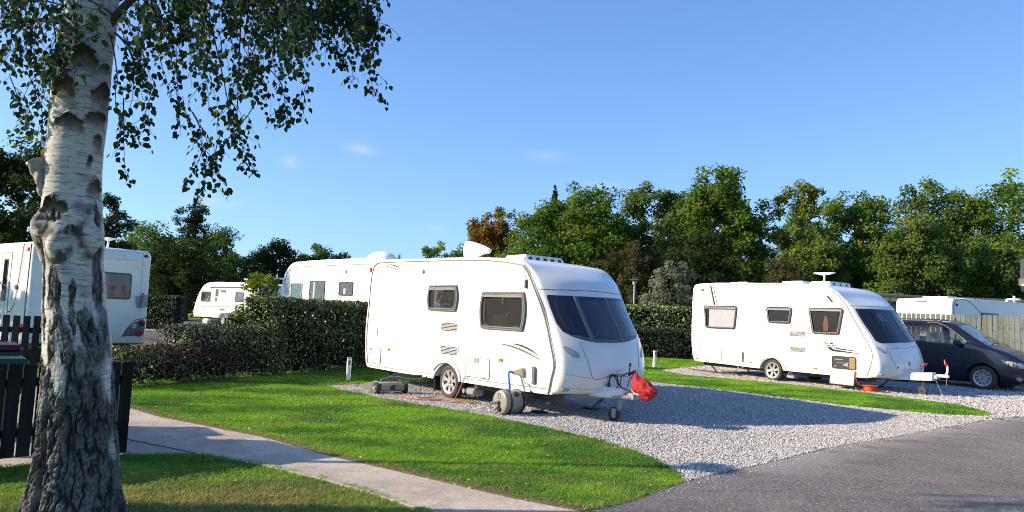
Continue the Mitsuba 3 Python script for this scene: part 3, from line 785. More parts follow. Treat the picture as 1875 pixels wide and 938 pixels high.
# dark fissured streaks that break up the white bark below the burls
for sx, sz, wx, hz in ((-3.09, 1.56, .05, .17), (-2.82, 1.58, .055, .21), (-2.955, 1.42, .022, .22), (-3.17, 1.40, .03, .25), (-2.86, 1.25, .045, .22), (-3.06, 1.20, .03, .16), (-3.20, 1.70, .025, .15), (-2.93, 1.10, .05, .14),
                       (-3.15, 2.05, .075, .055), (-3.00, 1.95, .06, .045), (-2.86, 2.08, .035, .11), (-3.07, 1.77, .05, .045), (-2.90, 1.74, .05, .05), (-3.22, 1.84, .03, .07), (-2.83, 1.78, .03, .08)):
    i = np.abs(bz - sz).argmin(); a0 = np.arcsin(np.clip((sx - cx[i, 0]) / rr[i, 0], -.98, .98))
    du = ((Ph - a0 + np.pi) % (2 * np.pi) - np.pi) * rr / wx + (meshkit.fbm(S3 * np.array([20, 20, 9]), 3, 97) - .5) * 2.2
    k = np.clip((1 - du ** 2 - ((Zg - sz) / hz) ** 2) * 3, 0, 1)
    disp += k * (np.minimum(fur, .5) * .03 - .012)
    col = col * (1 - k[..., None]) + bcol * 1.25 * k[..., None]
# burls
for a0, sz, sa, sh, amp in ((-1.15, 1.93, .45, .105, .062), (1.22, 1.93, .42, .13, .052), (-.05, 1.83, .36, .085, .050), (-.75, 2.0, .30, .07, .045), (-1.35, 1.80, .35, .1, .035)):
    e = (ang(Ph, a0) / sa) ** 2 + ((Zg - sz) / sh) ** 2
    disp += amp * np.exp(-e) + .010 * np.exp(-((np.sqrt(e) - 1.2) / .25) ** 2) * (meshkit.fbm(S3 * 28, 3, 95) - .3)
    ring = np.exp(-((np.sqrt(e) - 1.25) / .33) ** 2) * np.clip((meshkit.fbm(S3 * 16, 3, 96) - .30) * 4, 0, 1)
    ring = np.clip(ring * (1.15 if a0 > -.5 and a0 < .5 else .95), 0, 1)[..., None]
    col = col * (1 - ring) + np.array([.07, .052, .042]) * ring
e = (ang(Ph, -.1) / .17) ** 2 + ((Zg - 1.845) / .035) ** 2                                       # the eye in the middle burl
disp += .012 * np.exp(-e * .8)
R = rr + disp
V = np.stack([cx + np.sin(Ph) * R, BY - np.cos(Ph) * R, Zg], -1).reshape(-1, 3)
nz, na = Zg.shape
i, j = np.meshgrid(np.arange(nz - 1), np.arange(na), indexing='ij')
a, b = i * na + j, i * na + (j + 1) % na
F = np.vstack([np.stack([a, b, b + na], -1).reshape(-1, 3), np.stack([a, b + na, a + na], -1).reshape(-1, 3)])
tag('birch_tree', 'big foreground birch with white peeling bark, knotted burls and a dark furrowed foot', 'tree')
add('birch_tree__trunk', trimesh.Trimesh(V, F, process=False), 'm_bark', True, color=np.clip(col, .01, .8).reshape(-1, 3))
# sawn limb stub on the left
st = spline([(-3.20, 4.98, 2.12), (-3.27, 4.92, 2.28), (-3.345, 4.87, 2.43)], 16)
m = tube(st, np.linspace(.085, .058, 16), 22, False)
m.vertices = m.vertices + (meshkit.fbm(m.vertices * 18, 3, 5)[:, None] - .5) * .05
c = np.array([.36, .33, .30]) * (.25 + .9 * meshkit.fbm(m.vertices * np.array([8, 8, 60]), 3, 6)[:, None])
c[m.vertices[:, 0] > -3.26] *= .35
add('birch_tree__limb_stub', m, 'm_bark', True, color=c, label='sawn-off limb stub with a pale cut face')
cut = lathe([(0, .004), (.035, .006), (.056, 0), (.058, -.02)], 20, 'z')
ax = np.array([-.075, -.05, .15]); ax /= np.linalg.norm(ax); xx = np.cross(ax, [0, 1, 0]); xx /= np.linalg.norm(xx)
M = np.eye(4); M[:3, 0], M[:3, 1], M[:3, 2], M[:3, 3] = xx, np.cross(ax, xx), ax, st[-1]
add('birch_tree__limb_stub__cut_face', cut, 'm_tan', True, M=M)

# hanging twigs with leaves. envelope(x) = how low the foliage hangs
g = np.random.default_rng(55)
s0 = 4.85 / 1300
X = lambda px: (px - 937.5) * s0 * 1.0 - .02
ENV = np.array([(-330, 260), (-200, 240), (-60, 250), (0, 255), (40, 280), (85, 235), (120, 150), (190, 60), (205, 330), (232, 250), (262, 200), (300, 235), (340, 330), (352, 365), (380, 330), (420, 325), (452, 340), (470, 230), (515, 185), (535, 125), (570, 105), (600, 95), (640, 125), (660, 150), (690, 40), (720, -40)], float)
zpx = lambda y: 1.5 + (563 - y) * s0            # height at which a pixel row stands at that depth
twigs, LP, LN, LD = [], [], [], []


def leaves_on(T, step, g):
    L = np.r_[0, np.cumsum(np.linalg.norm(np.diff(T, axis=0), axis=1))]
    t = np.arange(L[-1] * .12, L[-1], step); t = t + g.normal(0, step * .3, len(t))
    p = np.stack([np.interp(t, L, T[:, k]) for k in range(3)], 1)
    for q in p:
        a = g.uniform(0, 6.283)
        o = np.array([math.cos(a), math.sin(a), g.uniform(-.9, .1)])
        LP.append(q + o * .026); LN.append(np.array([g.normal(0, 1), g.normal(0, 1), g.normal(.25, .6)])); LD.append(o * .6 + [0, 0, -.75])


def twig(p, e, sway, g, n=9, r=.0035, step=.027):
    p, e = np.array(p, float), np.array(e, float)
    mid = (p + e) / 2 + np.array([sway, g.normal(0, .04), .10 * np.linalg.norm(e - p)])
    T = spline([p, mid, e], n) + g.normal(0, .006, (n, 3)) * np.linspace(0, 1, n)[:, None]
    twigs.append(tube(T, np.linspace(r, .0011, n), 5)); leaves_on(T, step, g)
    return T


def branch(P, r0, r1, n=26):
    T = spline(P, n); twigs.append(tube(T, np.linspace(r0, r1, n), 7)); return T


BR = [branch([(-3.0, 5.0, 3.45), (-2.4, 4.9, 3.85), (-1.6, 4.85, 3.82), (-1.0, 4.8, 3.62)], .03, .006), branch([(-3.05, 5.0, 3.7), (-2.5, 4.6, 4.1), (-1.9, 4.5, 4.0), (-1.35, 4.5, 3.72)], .03, .006),
      branch([(-3.1, 5.05, 3.6), (-2.5, 5.3, 3.95), (-2.0, 5.4, 3.9), (-1.5, 5.4, 3.7)], .028, .006), branch([(-3.2, 5.0, 3.5), (-3.7, 4.9, 3.8), (-4.2, 4.9, 3.75), (-4.8, 4.9, 3.5)], .03, .006),
      branch([(-3.2, 5.1, 3.3), (-3.6, 5.3, 3.6), (-4.1, 5.4, 3.55), (-4.5, 5.5, 3.3)], .025, .006)]
allb = np.vstack(BR)
for i in range(225):
    px = g.uniform(205, 672) if g.random() < .66 else g.uniform(-260, 118)
    env = np.interp(px, ENV[:, 0], ENV[:, 1])
    yend = -20 + (env + 20) * g.beta(1.2, 1.55)
    dy = g.normal(0, .28)
    e = np.array([X(px), 4.9 + dy, zpx(yend)]); e[0] *= e[1] / 4.85; e[2] = 1.5 + (e[2] - 1.5) * e[1] / 4.85
    ln_ = g.uniform(.22, .55) * (1.25 if yend > env * .72 else 1)
    root = e + [(-1 if px > 160 else 1) * g.uniform(.02, .18), g.normal(0, .08), ln_]
    if px < 205 + 60 and px > 160: root[0] = max(root[0], -2.85)
    T = twig(root, e, g.normal(0, .02), g)
    for k in range(g.integers(1, 4) if yend < env * .72 else 0):
        q = T[g.integers(1, 6)]
        e2 = q + [g.normal(0, .09), g.normal(0, .09), -g.uniform(.10, .26)]
        e2[2] = max(e2[2], 1.5 + (zpx(env) - 1.5) * e[1] / 4.85)
        twig(q, e2, g.normal(0, .02), g, 6, .0022)
    if i % 3 == 0:
        b = allb[np.linalg.norm(allb - root, axis=1).argmin()]
        twigs.append(tube(spline([b, (b + root) / 2 + [0, 0, .05], root], 7), np.linspace(.007, .0035, 7), 5))
# the long strands that hang clear of the rest
for pts in ([(452, 185), (405, 250), (355, 335), (352, 362)], [(400, 195), (425, 265), (455, 320)], [(330, 205), (352, 265), (322, 335)], [(392, 250), (380, 300), (398, 345)], [(470, 120), (500, 170), (470, 225)], [(590, 20), (650, 45), (660, 75), (655, 148)],
            [(610, 5), (650, 12), (688, 18)], [(560, 60), (612, 85), (625, 128)], [(205, 190), (204, 260), (207, 335)], [(262, 165), (240, 215), (226, 275)], [(20, 150), (45, 215), (38, 285)], [(70, 130), (85, 180), (60, 245)], [(-10, 160), (5, 210), (18, 268)], [(510, 90), (535, 115), (515, 185)]):
    T = spline([(X(a), 4.85 + .05 * k, zpx(b)) for k, (a, b) in enumerate(pts)], 14)
    twigs.append(tube(T, np.linspace(.004, .0012, 14), 5)); leaves_on(T, .020, g)
    for k in range(7):
        q = T[g.integers(2, 13)]; twig(q, q + [g.normal(0, .06), g.normal(0, .06), -g.uniform(.05, .14)], 0, g, 5, .002)
# the rest of the crown above the picture
for i in range(190):
    a = g.uniform(0, 6.283); r = g.uniform(.3, 1.9)
    e = np.array([-3.1 + r * math.cos(a), 5.0 + r * math.sin(a) * .9, g.uniform(3.95, 6.6)])
    twig(e + [g.normal(0, .1), g.normal(0, .1), .5], e, 0, g, 7, .004, .035)
m = cat(twigs); add('birch_tree__branches', m, 'm_bark', True, color=np.tile([.055, .036, .028], (len(m.vertices), 1)))
LP, LN, LD = np.array(LP), np.array(LN), np.array(LD)
LD /= np.linalg.norm(LD, axis=1, keepdims=True)
LN = LN - LD * (LN * LD).sum(1)[:, None]; LN /= np.maximum(np.linalg.norm(LN, axis=1, keepdims=True), 1e-6)
LS = np.cross(LN, LD)
# leaf outline: stalk, toothed rhombic blade, folded along the midrib
OUT = np.array([(0, 0, 0), (.36, .22, .05), (.43, .46, .07), (.24, .74, .05), (0, 1.05, -.04), (-.24, .74, .05), (-.43, .46, .07), (-.36, .22, .05), (0, .5, -.02)])
LF = np.array([(8, 0, 1), (8, 1, 2), (8, 2, 3), (8, 3, 4), (8, 4, 5), (8, 5, 6), (8, 6, 7), (8, 7, 0)])
size = g.uniform(.029, .049, len(LP))
vis = (LP[:, 2] < zpx(-25))
order = np.argsort(-size * vis)
own = np.zeros(len(LP), bool)
front = [k for k in order if vis[k] and LP[k, 1] < 5.1 and -4.6 < LP[k, 0] < -.9][:260]
own[front] = True
V = LP[:, None] + size[:, None, None] * (OUT[None, :, :1] * LS[:, None] + OUT[None, :, 1:2] * LD[:, None] + OUT[None, :, 2:] * LN[:, None])
t = g.random((len(LP), 1))
C = np.array([.014, .033, .021]) * (1 - t) + np.array([.046, .082, .034]) * t
yl = (g.random(len(LP)) < np.where((LP[:, 0] < -3.35) & (LP[:, 2] < 2.75), .55, .025))[:, None]
C = np.where(yl, np.array([.17, .19, .025]) * g.uniform(.6, 1.2, (len(LP), 1)), C)
k = ~own
F = (np.arange(k.sum())[:, None, None] * 9 + LF[None]).reshape(-1, 3)
add('birch_tree__foliage', trimesh.Trimesh(V[k].reshape(-1, 3), F, process=False), 'm_leaf', True, kind='stuff', color=np.repeat(C[k], 9, 0))
for i in front:
    add('birch_tree__leaf', trimesh.Trimesh(V[i], LF, process=False), 'm_leaf', True, color=np.repeat(C[i:i + 1], 9, 0))
# ------------------------------------------------------------------ caravans
class Shell:
    """A caravan body lofted across its width from a side outline (u, z), with rounded edges and a bowed front."""

    def __init__(s, rear, roof, front, floor, W, r=.07, bow=.26, bow_top=2.3, rear_bow=.03, p=2.5, crown=.03):
        s.W, s.bow, s.p, s.bow_top, s.k = W, bow, p, bow_top, 1.0
        pts = np.vstack([spline(rear, 26)[:-1], spline(roof, 30)[:-1], spline(front, 44)])
        body = len(pts)
        pts = np.vstack([pts, np.asarray(floor, float)])
        t = np.roll(pts, -1, 0) - np.roll(pts, 1, 0); t /= np.maximum(np.linalg.norm(t, axis=1, keepdims=True), 1e-9)
        nrm = np.stack([-t[:, 1], t[:, 0]], 1); nrm[body:] = 0
        w = np.zeros(len(pts)); w[55:body] = np.clip((bow_top + .12 - pts[55:body, 1]) / .35, 0, 1); w = w * w * (3 - 2 * w)
        wr = np.zeros(len(pts)); wr[:24] = 1
        rf = np.zeros(len(pts)); rf[26:55] = 1
        d = np.r_[0, .12, .28, .5, .75, 1.] * r
        vs = np.r_[d, np.linspace(r, W - r, 30)[1:-1], (W - d)[::-1]]
        s.front_ids = np.arange(57, body)
        loops = []
        for v in vs:
            dd = min(v, W - v); e = r - math.sqrt(max(r * r - (r - dd) ** 2, 0)) if dd < r else 0
            q = pts - nrm * (-e if False else e) * 1.0
            k = 1 - abs(2 * v / W - 1) ** p
            q = q + np.stack([w * bow * k - wr * rear_bow * k, rf * crown * k], 1)
            loops.append(np.c_[q[:, 0], np.full(len(q), v), q[:, 1]])
        L = np.array(loops); m_, n_ = L.shape[:2]
        s.loops, s.vs = L, vs
        i, j = np.meshgrid(np.arange(m_ - 1), np.arange(n_), indexing='ij')
        a, b = i * n_ + j, i * n_ + (j + 1) % n_
        F = np.vstack([np.stack([a, b, b + n_], -1).reshape(-1, 3), np.stack([a, b + n_, a + n_], -1).reshape(-1, 3)])
        V = L.reshape(-1, 3)
        for k in (0, m_ - 1):
            v2, f2 = trimesh.creation.triangulate_polygon(Polygon(L[k][:, [0, 2]]), engine='earcut')
            from scipy.spatial import cKDTree
            _, idx = cKDTree(L[k][:, [0, 2]]).query(v2)
            F = np.vstack([F, idx[f2] + k * n_])
        s.mesh = trimesh.Trimesh(V, F, process=False)
        s.mesh.fix_normals()

    def front(s, v, z):
        """u of the front surface."""
        v = np.asarray(v, float); z = np.asarray(z, float)
        out = np.empty(v.shape)
        us = []
        for L in s.loops:
            P = L[s.front_ids][:, [0, 2]]; o = np.argsort(P[:, 1]); us.append((P[o, 1], P[o, 0]))
        U = np.array([np.interp(z.ravel(), a, b) for a, b in us])
        x = np.clip(np.interp(v.ravel(), s.vs, np.arange(len(s.vs))), 0, len(s.vs) - 1.001)
        i = x.astype(int); f = x - i
        return ((1 - f) * U[i, np.arange(len(i))] + f * U[i + 1, np.arange(len(i))]).reshape(v.shape)

    def patch(s, poly, out=.004, thick=.006, step=.05):
        """A plate that follows the front surface, from a polygon in (v, z)."""
        poly = shapely.affinity.scale(poly, s.k, 1, origin=(0, 0))
        x0, z0, x1, z1 = poly.bounds
        step = max(step, .07)
        V, F, n = [], [], 0
        for i in range(int((x1 - x0) / step) + 1):
            for j in range(int((z1 - z0) / step) + 1):
                cell = poly.intersection(sbox(x0 + i * step, z0 + j * step, x0 + (i + 1) * step, z0 + (j + 1) * step))
                for g in getattr(cell, 'geoms', [cell]):
                    if g.geom_type != 'Polygon' or g.area < 1e-8:
                        continue
                    v, f = trimesh.creation.triangulate_polygon(g, engine='earcut')
                    V.append(v); F.append(f + n); n += len(v)
        V, F = np.vstack(V), np.vstack(F)
        _, first, back = np.unique(np.round(V, 6), axis=0, return_index=True, return_inverse=True)
        V, F = V[first], back.reshape(-1)[F]
        F = F[(F[:, 0] != F[:, 1]) & (F[:, 1] != F[:, 2]) & (F[:, 0] != F[:, 2])]
        u = s.front(V[:, 0], V[:, 1])
        du = (s.front(V[:, 0], V[:, 1] + .01) - s.front(V[:, 0], V[:, 1] - .01)) / .02
        k = np.sqrt(1 + du ** 2)
        area = (V[F[:, 1], 0] - V[F[:, 0], 0]) * (V[F[:, 2], 1] - V[F[:, 0], 1]) - (V[F[:, 1], 1] - V[F[:, 0], 1]) * (V[F[:, 2], 0] - V[F[:, 0], 0])
        F[area < 0] = F[area < 0][:, ::-1]
        P = lambda o: np.stack([u + o * k, V[:, 0], V[:, 1]], 1)
        if thick <= 0:
            return trimesh.Trimesh(P(out), F, process=False)
        m_ = len(V)
        e = np.vstack([F[:, [0, 1]], F[:, [1, 2]], F[:, [2, 0]]])
        key = np.sort(e, 1); _, idx, cnt = np.unique(key, axis=0, return_index=True, return_counts=True)
        b = e[idx[cnt == 1]]
        rim = np.vstack([np.c_[b[:, 1], b[:, 0], b[:, 0] + m_], np.c_[b[:, 1], b[:, 0] + m_, b[:, 1] + m_]])
        return trimesh.Trimesh(np.vstack([P(out), P(out - thick)]), np.vstack([F, F[:, ::-1] + m_, rim]), process=False)


def front_line(sh, pts, r, out=0.0, n=30):
    q = chord(pts, n) * np.array([sh.k, 1]); u = sh.front(q[:, 0], q[:, 1]) + out
    return tube(np.c_[u, q], r, 6)


def side_window(key, M, poly, kind='plain', name='window', frame='m_frame'):
    """Framed caravan window on the near side: frame, bright inner strip, room behind, pane."""
    w = add(key + '__' + name, side(poly.difference(poly.buffer(-.045)), .035, .045), frame, M=M)
    inner = poly.buffer(-.035)
    add(w + '__strip', cat([side(inner.difference(inner.buffer(-.014)), .042, .02)] + ([side(poly.buffer(-.004).difference(poly.buffer(-.016)), .039, .02)] if frame == 'm_frame' else [])), 'm_alu', M=M)
    x0, z0, x1, z1 = inner.bounds
    bars = sbox(x0, z1 - .055, x1, z1 - .02).intersection(inner)
    add(w + '__top_rail', side(bars, .043, .014), 'm_alu', M=M)
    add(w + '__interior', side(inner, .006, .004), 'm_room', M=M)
    if kind == 'blind':
        g = sbox(x0 + .16, z0 + .02, x1 - .02, z1 - .08).intersection(inner.buffer(-.02))
        n = 26; xs = np.linspace(g.bounds[0], g.bounds[2], n + 1)
        add(w + '__net_curtain', cat([side(g.intersection(sbox(xs[i], 0, xs[i + 1], 9)), .013 + .004 * (i % 2), .003) for i in range(n)]), 'm_blind', M=M)
    elif kind == 'curtain':
        xs = [(x0, x0 + .10), (x1 - .07, x1)]
        add(w + '__curtain', cat([side(sbox(a, z0, b, z1 - .05).intersection(inner), .014, .004) for a, b in xs]), 'm_pinkcurtain', M=M)
        add(w + '__catch', cat([side(sbox((x0 + x1) / 2 - .015, z1 - .17, (x0 + x1) / 2 + .03, z1 - .06), .018, .006), side(sbox(x0 + .1, z0 + .02, x0 + .2, z0 + .045), .018, .006), side(sbox(x1 - .25, z0 + .02, x1 - .12, z0 + .045), .018, .006)]), 'm_trim', M=M)
    elif kind == 'ornament':
        xc = x0 + (x1 - x0) * .5
        body = Polygon([(xc - .05, z0 + .06), (xc + .06, z0 + .06), (xc + .075, z0 + .22), (xc + .05, z0 + .34), (xc + .02, z0 + .42), (xc - .01, z0 + .44), (xc - .03, z0 + .36), (xc - .06, z0 + .2)])
        add(w + '__ornament', side(body.buffer(.01), .016, .008), 'm_wood', M=M)
        add(w + '__red_cushion', side(sbox(x1 - .28, z0 + .01, x1 - .08, z0 + .06).buffer(.01).intersection(inner), .015, .006), 'm_redcloth', M=M)
    add(w + '__pane', pane(inner.buffer(-.006), .030), 'm_pane', M=M)
    return w


def vent(key, M, x0, x1, z0, z1, n=6):
    f = sbox(x0, z0, x1, z1).buffer(.006)
    v = add(key + '__vent', side(f.difference(sbox(x0 + .02, z0 + .015, x1 - .02, z1 - .015)), .014, .016), 'm_white', M=M)
    add(v + '__recess', side(sbox(x0 + .015, z0 + .01, x1 - .015, z1 - .01), .003, .002), 'm_black', M=M)
    h = (z1 - z0 - .03) / n
    for i in range(n):
        z = z0 + .015 + i * h
        b = bx(x0 + .018, x1 - .018, -.002, .002, 0, h * .27, .001)
        b.vertices = b.vertices @ np.array([[1, 0, 0], [0, math.cos(.5), -math.sin(.5)], [0, math.sin(.5), math.cos(.5)]]) + [0, -.008, z]
        add(v + '__slat', b, 'm_white', M=M)


def wheel(parent, M, u, z, v, R=.30, rim=.205, width=.185, spokes=7, twin=False, name='wheel', tyre='m_rubber', hole=.62, facing=-1):
    """Tyre, spoked alloy rim and hub; the outer face looks towards -v."""
    w = width
    prof = [(rim - .005, .012), (rim + .012, .0), (rim + .04, -.006), (R - .045, -.004), (R - .018, .008), (R - .004, .032), (R, .06), (R, w - .06), (R - .004, w - .03), (R - .02, w - .006), (rim, w)]
    t = lathe(spline(prof, 30), 56, 'z')
    gro = lathe([(R - .010, w * .35), (R + .0015, w * .36), (R + .0015, w * .38), (R - .01, w * .39)], 40, 'z')
    def put(m):
        x = m.vertices
        return trimesh.Trimesh(np.stack([u + x[:, 0], v + (x[:, 2] if facing < 0 else -x[:, 2]), z + x[:, 1]], 1), m.faces if facing > 0 else m.faces[:, ::-1], process=False)
    k = add(parent + '__' + name, put(t), tyre, 35, M=M)
    ring = disc(0, 0, rim, 64).difference(disc(0, 0, rim * .87, 64))
    bars = []
    for i in range(spokes):
        a = 2 * math.pi * i / spokes + .2
        if twin:
            for o in (-.13, .13):
                bars.append(LineString([(.25 * rim * math.cos(a + o * .6), .25 * rim * math.sin(a + o * .6)), (.9 * rim * math.cos(a + o), .9 * rim * math.sin(a + o))]).buffer(rim * .055))
        else:
            c, s_ = math.cos(a), math.sin(a)
            q = lambda r, o: (r * rim * c - o * rim * s_, r * rim * s_ + o * rim * c)
            bars.append(Polygon([q(.2, .15), q(.55, .13), q(.93, .22), q(.93, -.22), q(.55, -.13), q(.2, -.15)]))
    face = shapely.union_all([ring, disc(0, 0, rim * .36, 40)] + bars)
    f = extr(face, .03); f.vertices[:, 2] = f.vertices[:, 2] + .018 + .03 * np.clip(1 - np.hypot(f.vertices[:, 0], f.vertices[:, 1]) / rim, 0, 1) * .6
    lip = lathe([(rim * .90, .05), (rim * .93, .010), (rim + .006, .004), (rim + .008, .016), (rim * .9, .12)], 56, 'z')
    add(k + '__rim', cat([put(f), put(lip)]), 'm_alloy', 35, M=M)
    add(k + '__hub_cap', put(lathe([(0, .006), (rim * .2, .009), (rim * .25, .024), (rim * .25, .05)], 24, 'z')), 'm_palegrey', 40, M=M)
    add(k + '__brake_drum', put(lathe([(0, .085), (rim * .95, .085), (rim * .95, .12)], 32, 'z')), 'm_darkmetal', M=M)
    return k


def chassis(key, M, u0, u1, W, wheel_u, zb=.35):
    add(key + '__chassis', cat([bx(u0, u1, .28, .34, zb - .12, zb + .02), bx(u0, u1, W - .34, W - .28, zb - .12, zb + .02), bx(u0, u1, .12, W - .12, zb + .005, zb + .03),
                               bx(wheel_u - .05, wheel_u + .05, .2, W - .2, .25, .33), bx(wheel_u - .42, wheel_u + .40, .21, W - .21, .31, .62), bx(wheel_u + .5, wheel_u + .9, .5, 1.2, .2, .35, .02)]), 'm_darkmetal', M=M)


def steady(key, M, u, v, zt, du, foot=True, name='corner_steady', mat='m_galv', zf=.0):
    """A wind-down corner leg from the floor at (u, v) to its foot at u + du."""
    a, b = np.array([u, v, zt]), np.array([u + du, v, zf + .03])
    m = [tube([a, b], .017, 6), tube([a + [0, .05, 0], b + [0, .03, 0]], .015, 6)]
    k = add(key + '__' + name, cat(m), mat, M=M)
    if foot:
        add(k + '__foot_pad', bx(u + du - .12, u + du + .12, v - .10, v + .10, zf + .0, zf + .045, .015), 'm_black', M=M)


def light(key, M, x, z, w, h, mat='m_amber', name='marker_light', out=.018):
    add(key + '__' + name, side(rrect(x - w / 2, x + w / 2, z - h / 2, z + h / 2, min(w, h) * .3), out, out + .004), mat, M=M)


# ---- the large nearer caravan
M1 = pose(-1.028, 12.554, 0, (math.sin(math.radians(39)), -math.cos(math.radians(39))))
W1 = 1.85
K = 'touring_caravan'
tag(K, 'large white touring caravan in the middle, with a red cover over its hitch', 'caravan')
fl = [(2.70, .385), (2.6, .372), (1.49, .345), (.385, .335), (.37, .345), (.30, .49), (.18, .585), (.02, .635), (-.16, .60), (-.30, .53), (-.42, .42), (-.475, .325), (-.49, .312), (-1.9, .311), (-2.95, .313)]
sh1 = Shell([(-3.06, .33), (-3.10, .45), (-3.165, .84), (-3.18, 1.144), (-3.155, 1.45), (-3.115, 1.99), (-3.09, 2.23), (-3.03, 2.385), (-2.9, 2.485)],
            [(-2.9, 2.485), (-2.6, 2.515), (-1.4, 2.505), (-.4, 2.49), (.45, 2.47), (1.16, 2.435), (1.70, 2.385)],
            [(1.70, 2.385), (1.90, 2.35), (2.02, 2.29), (2.12, 2.20), (2.21, 2.10), (2.32, 1.91), (2.475, 1.63), (2.645, 1.37), (2.77, 1.15), (2.85, .90), (2.862, .70), (2.82, .52), (2.74, .40)], fl, W1, .065, .26, 2.25)
sh1.k = W1 / 2.0      # the front is laid out for a width of 2 m
add(K + '__body', sh1.mesh, 'm_body', 38, M=M1, label='white bodyshell with a bowed sloping nose')
rail = [(-2.95, .40), (-3.01, .60), (-3.053, .846), (-3.056, 1.15), (-3.032, 1.5), (-3.02, 1.99), (-2.985, 2.235), (-2.92, 2.38), (-2.82, 2.445), (-2.70, 2.468), (-1.6, 2.456), (-.38, 2.435), (.44, 2.42), (1.0, 2.395), (1.5, 2.35), (1.90, 2.295)]
q = chord(rail, 90); add(K + '__awning_rail', tube(np.c_[q[:, 0], np.full(90, -.006), q[:, 1]], .0105, 6), 'm_rail', M=M1)
r2 = spline([(1.905, 2.29), (2.03, 2.19), (2.13, 2.06), (2.26, 1.86), (2.40, 1.635), (2.552, 1.325), (2.655, 1.035), (2.712, .86), (2.717, .76), (2.689, .66), (2.63, .43), (2.615, .38)], 60)
add(K + '__front_moulding', cat([tube(np.c_[r2[:, 0], np.full(60, -.004), r2[:, 1]], .016, 6), tube(np.c_[r2[:, 0] + .034, np.full(60, -.002), r2[:, 1] + .012], .008, 6)]), 'm_rail', M=M1)
add(K + '__skirt_rail', cat([tube([(-2.93, -.004, .352), (-.565, -.004, .388)], .006, 5), tube([(-.565, -.004, .388), (-.565, -.004, .41)], .006, 5), tube([(.40, -.004, .402), (2.58, -.004, .452)], .006, 5)]), 'm_rail', M=M1)
arc = [(math.cos(a), math.sin(a)) for a in np.linspace(.05, math.pi - .45, 24)]
arch = Polygon([(-.075 + .475 * c, .315 + .40 * s_) for c, s_ in arc] + [(-.06 + .425 * c, .315 + .31 * s_) for c, s_ in arc[::-1]])
add(K + '__wheel_arch_trim', side(arch.intersection(sbox(-1, .34, 1, 1)), .03, .034), 'm_body', M=M1)
add(K + '__mud_flap', bx(-.475, -.455, .03, .22, .10, .42), 'm_black', M=M1)
side_window(K, M1, barrel(-.70, .15, 1.53, 1.99, .055))
side_window(K, M1, barrel(.935, 1.985, 1.268, 1.876, .06), 'curtain')
vent(K, M1, -.29, .265, 1.158, 1.335); vent(K, M1, -.275, .28, .75, .925)


def hatch(key, M, x0, x1, z0, z1, r=.03, name='locker_door'):
    k = add(key + '__' + name, side(rrect(x0, x1, z0, z1, r), .012, .014), 'm_body', M=M)
    o = rrect(x0, x1, z0, z1, r)
    add(k + '__seal', side(o.buffer(.004).difference(o.buffer(-.010)), .0155, .012), 'm_palegrey', M=M)
    o2 = o.buffer(-.03)
    add(k + '__moulding', side(o2.difference(o2.buffer(-.007)), .0155, .006), 'm_palegrey', M=M)
    return k


k = hatch(K, M1, .53, 1.19, .452, .775, name='battery_hatch')
add(k + '__catch', side(rrect(.77, .90, .69, .765, .01), .02, .008), 'm_palegrey', M=M1)
add(k + '__hinge', cat([bx(.62, .66, -.028, -.01, .445, .462), bx(1.05, 1.09, -.028, -.01, .452, .47)]), 'm_trim', M=M1)
k = hatch(K, M1, -2.90, -2.42, .405, .74, .02, 'toilet_hatch')
add(k + '__lock', side(disc(-2.82, .69, .022), .024, .012), 'm_palegrey', M=M1)
add(K + '__filler_cap', side(rrect(-2.76, -2.6, .98, 1.135, .02), .022, .024), 'm_body', M=M1)
k = add(K + '__mains_socket', side(rrect(2.225, 2.335, .50, .752, .03), .045, .05), 'm_trim', M=M1)
add(k + '__cover', side(rrect(2.215, 2.29, .505, .75, .03), .049, .05), 'm_body', M=M1)
light(K, M1, -2.10, .727, .075, .045); light(K, M1, 1.477, .787, .085, .05)
m = cat([side(disc(-.98, 2.25, .032), .028, .03), side(disc(-.98, 2.25, .045).difference(disc(-.98, 2.25, .036)), .012, .014)])
add(K + '__awning_lamp', m, 'm_palegrey', M=M1)


def sweep_decal(P, w):
    P = spline(P, 24); t = np.gradient(P, axis=0); t /= np.linalg.norm(t, axis=1, keepdims=True); n = np.c_[-t[:, 1], t[:, 0]]
    h = w * np.sin(np.linspace(.02, math.pi * .93, 24)) ** .8 / 2
    return Polygon(np.vstack([P + n * h[:, None], (P - n * h[:, None])[::-1]])).buffer(0)


add(K + '__swoosh', side(sweep_decal([(1.68, 1.057), (1.88, 1.053), (2.107, 1.012), (2.37, .92)], .028), .0025, .002), 'm_decal', M=M1)
add(K + '__swoosh', side(sweep_decal([(1.33, 1.04), (1.64, 1.028), (2.0, .970), (2.425, .858)], .034), .0025, .002), 'm_decalgrey', M=M1)
add(K + '__swoosh', side(sweep_decal([(-2.36, 2.416), (-2.07, 2.39), (-1.83, 2.315)], .022), .0025, .002), 'm_decal', M=M1)
add(K + '__swoosh', side(sweep_decal([(-2.67, 2.401), (-2.33, 2.378), (-2.04, 2.332), (-1.73, 2.255)], .018), .0025, .002), 'm_decalgrey', M=M1)
add(K + '__tail_marker', cat([bx(-3.10, -3.02, -.012, .03, 2.27, 2.37, .01)]), 'm_tail', M=M1)
add(K + '__tail_lamp', bx(-3.22, -3.12, .05, .22, 1.05, 1.42, .03), 'm_tail', M=M1); add(K + '__tail_lamp', bx(-3.21, -3.10, .05, .24, .52, .80, .03), 'm_tail', M=M1)
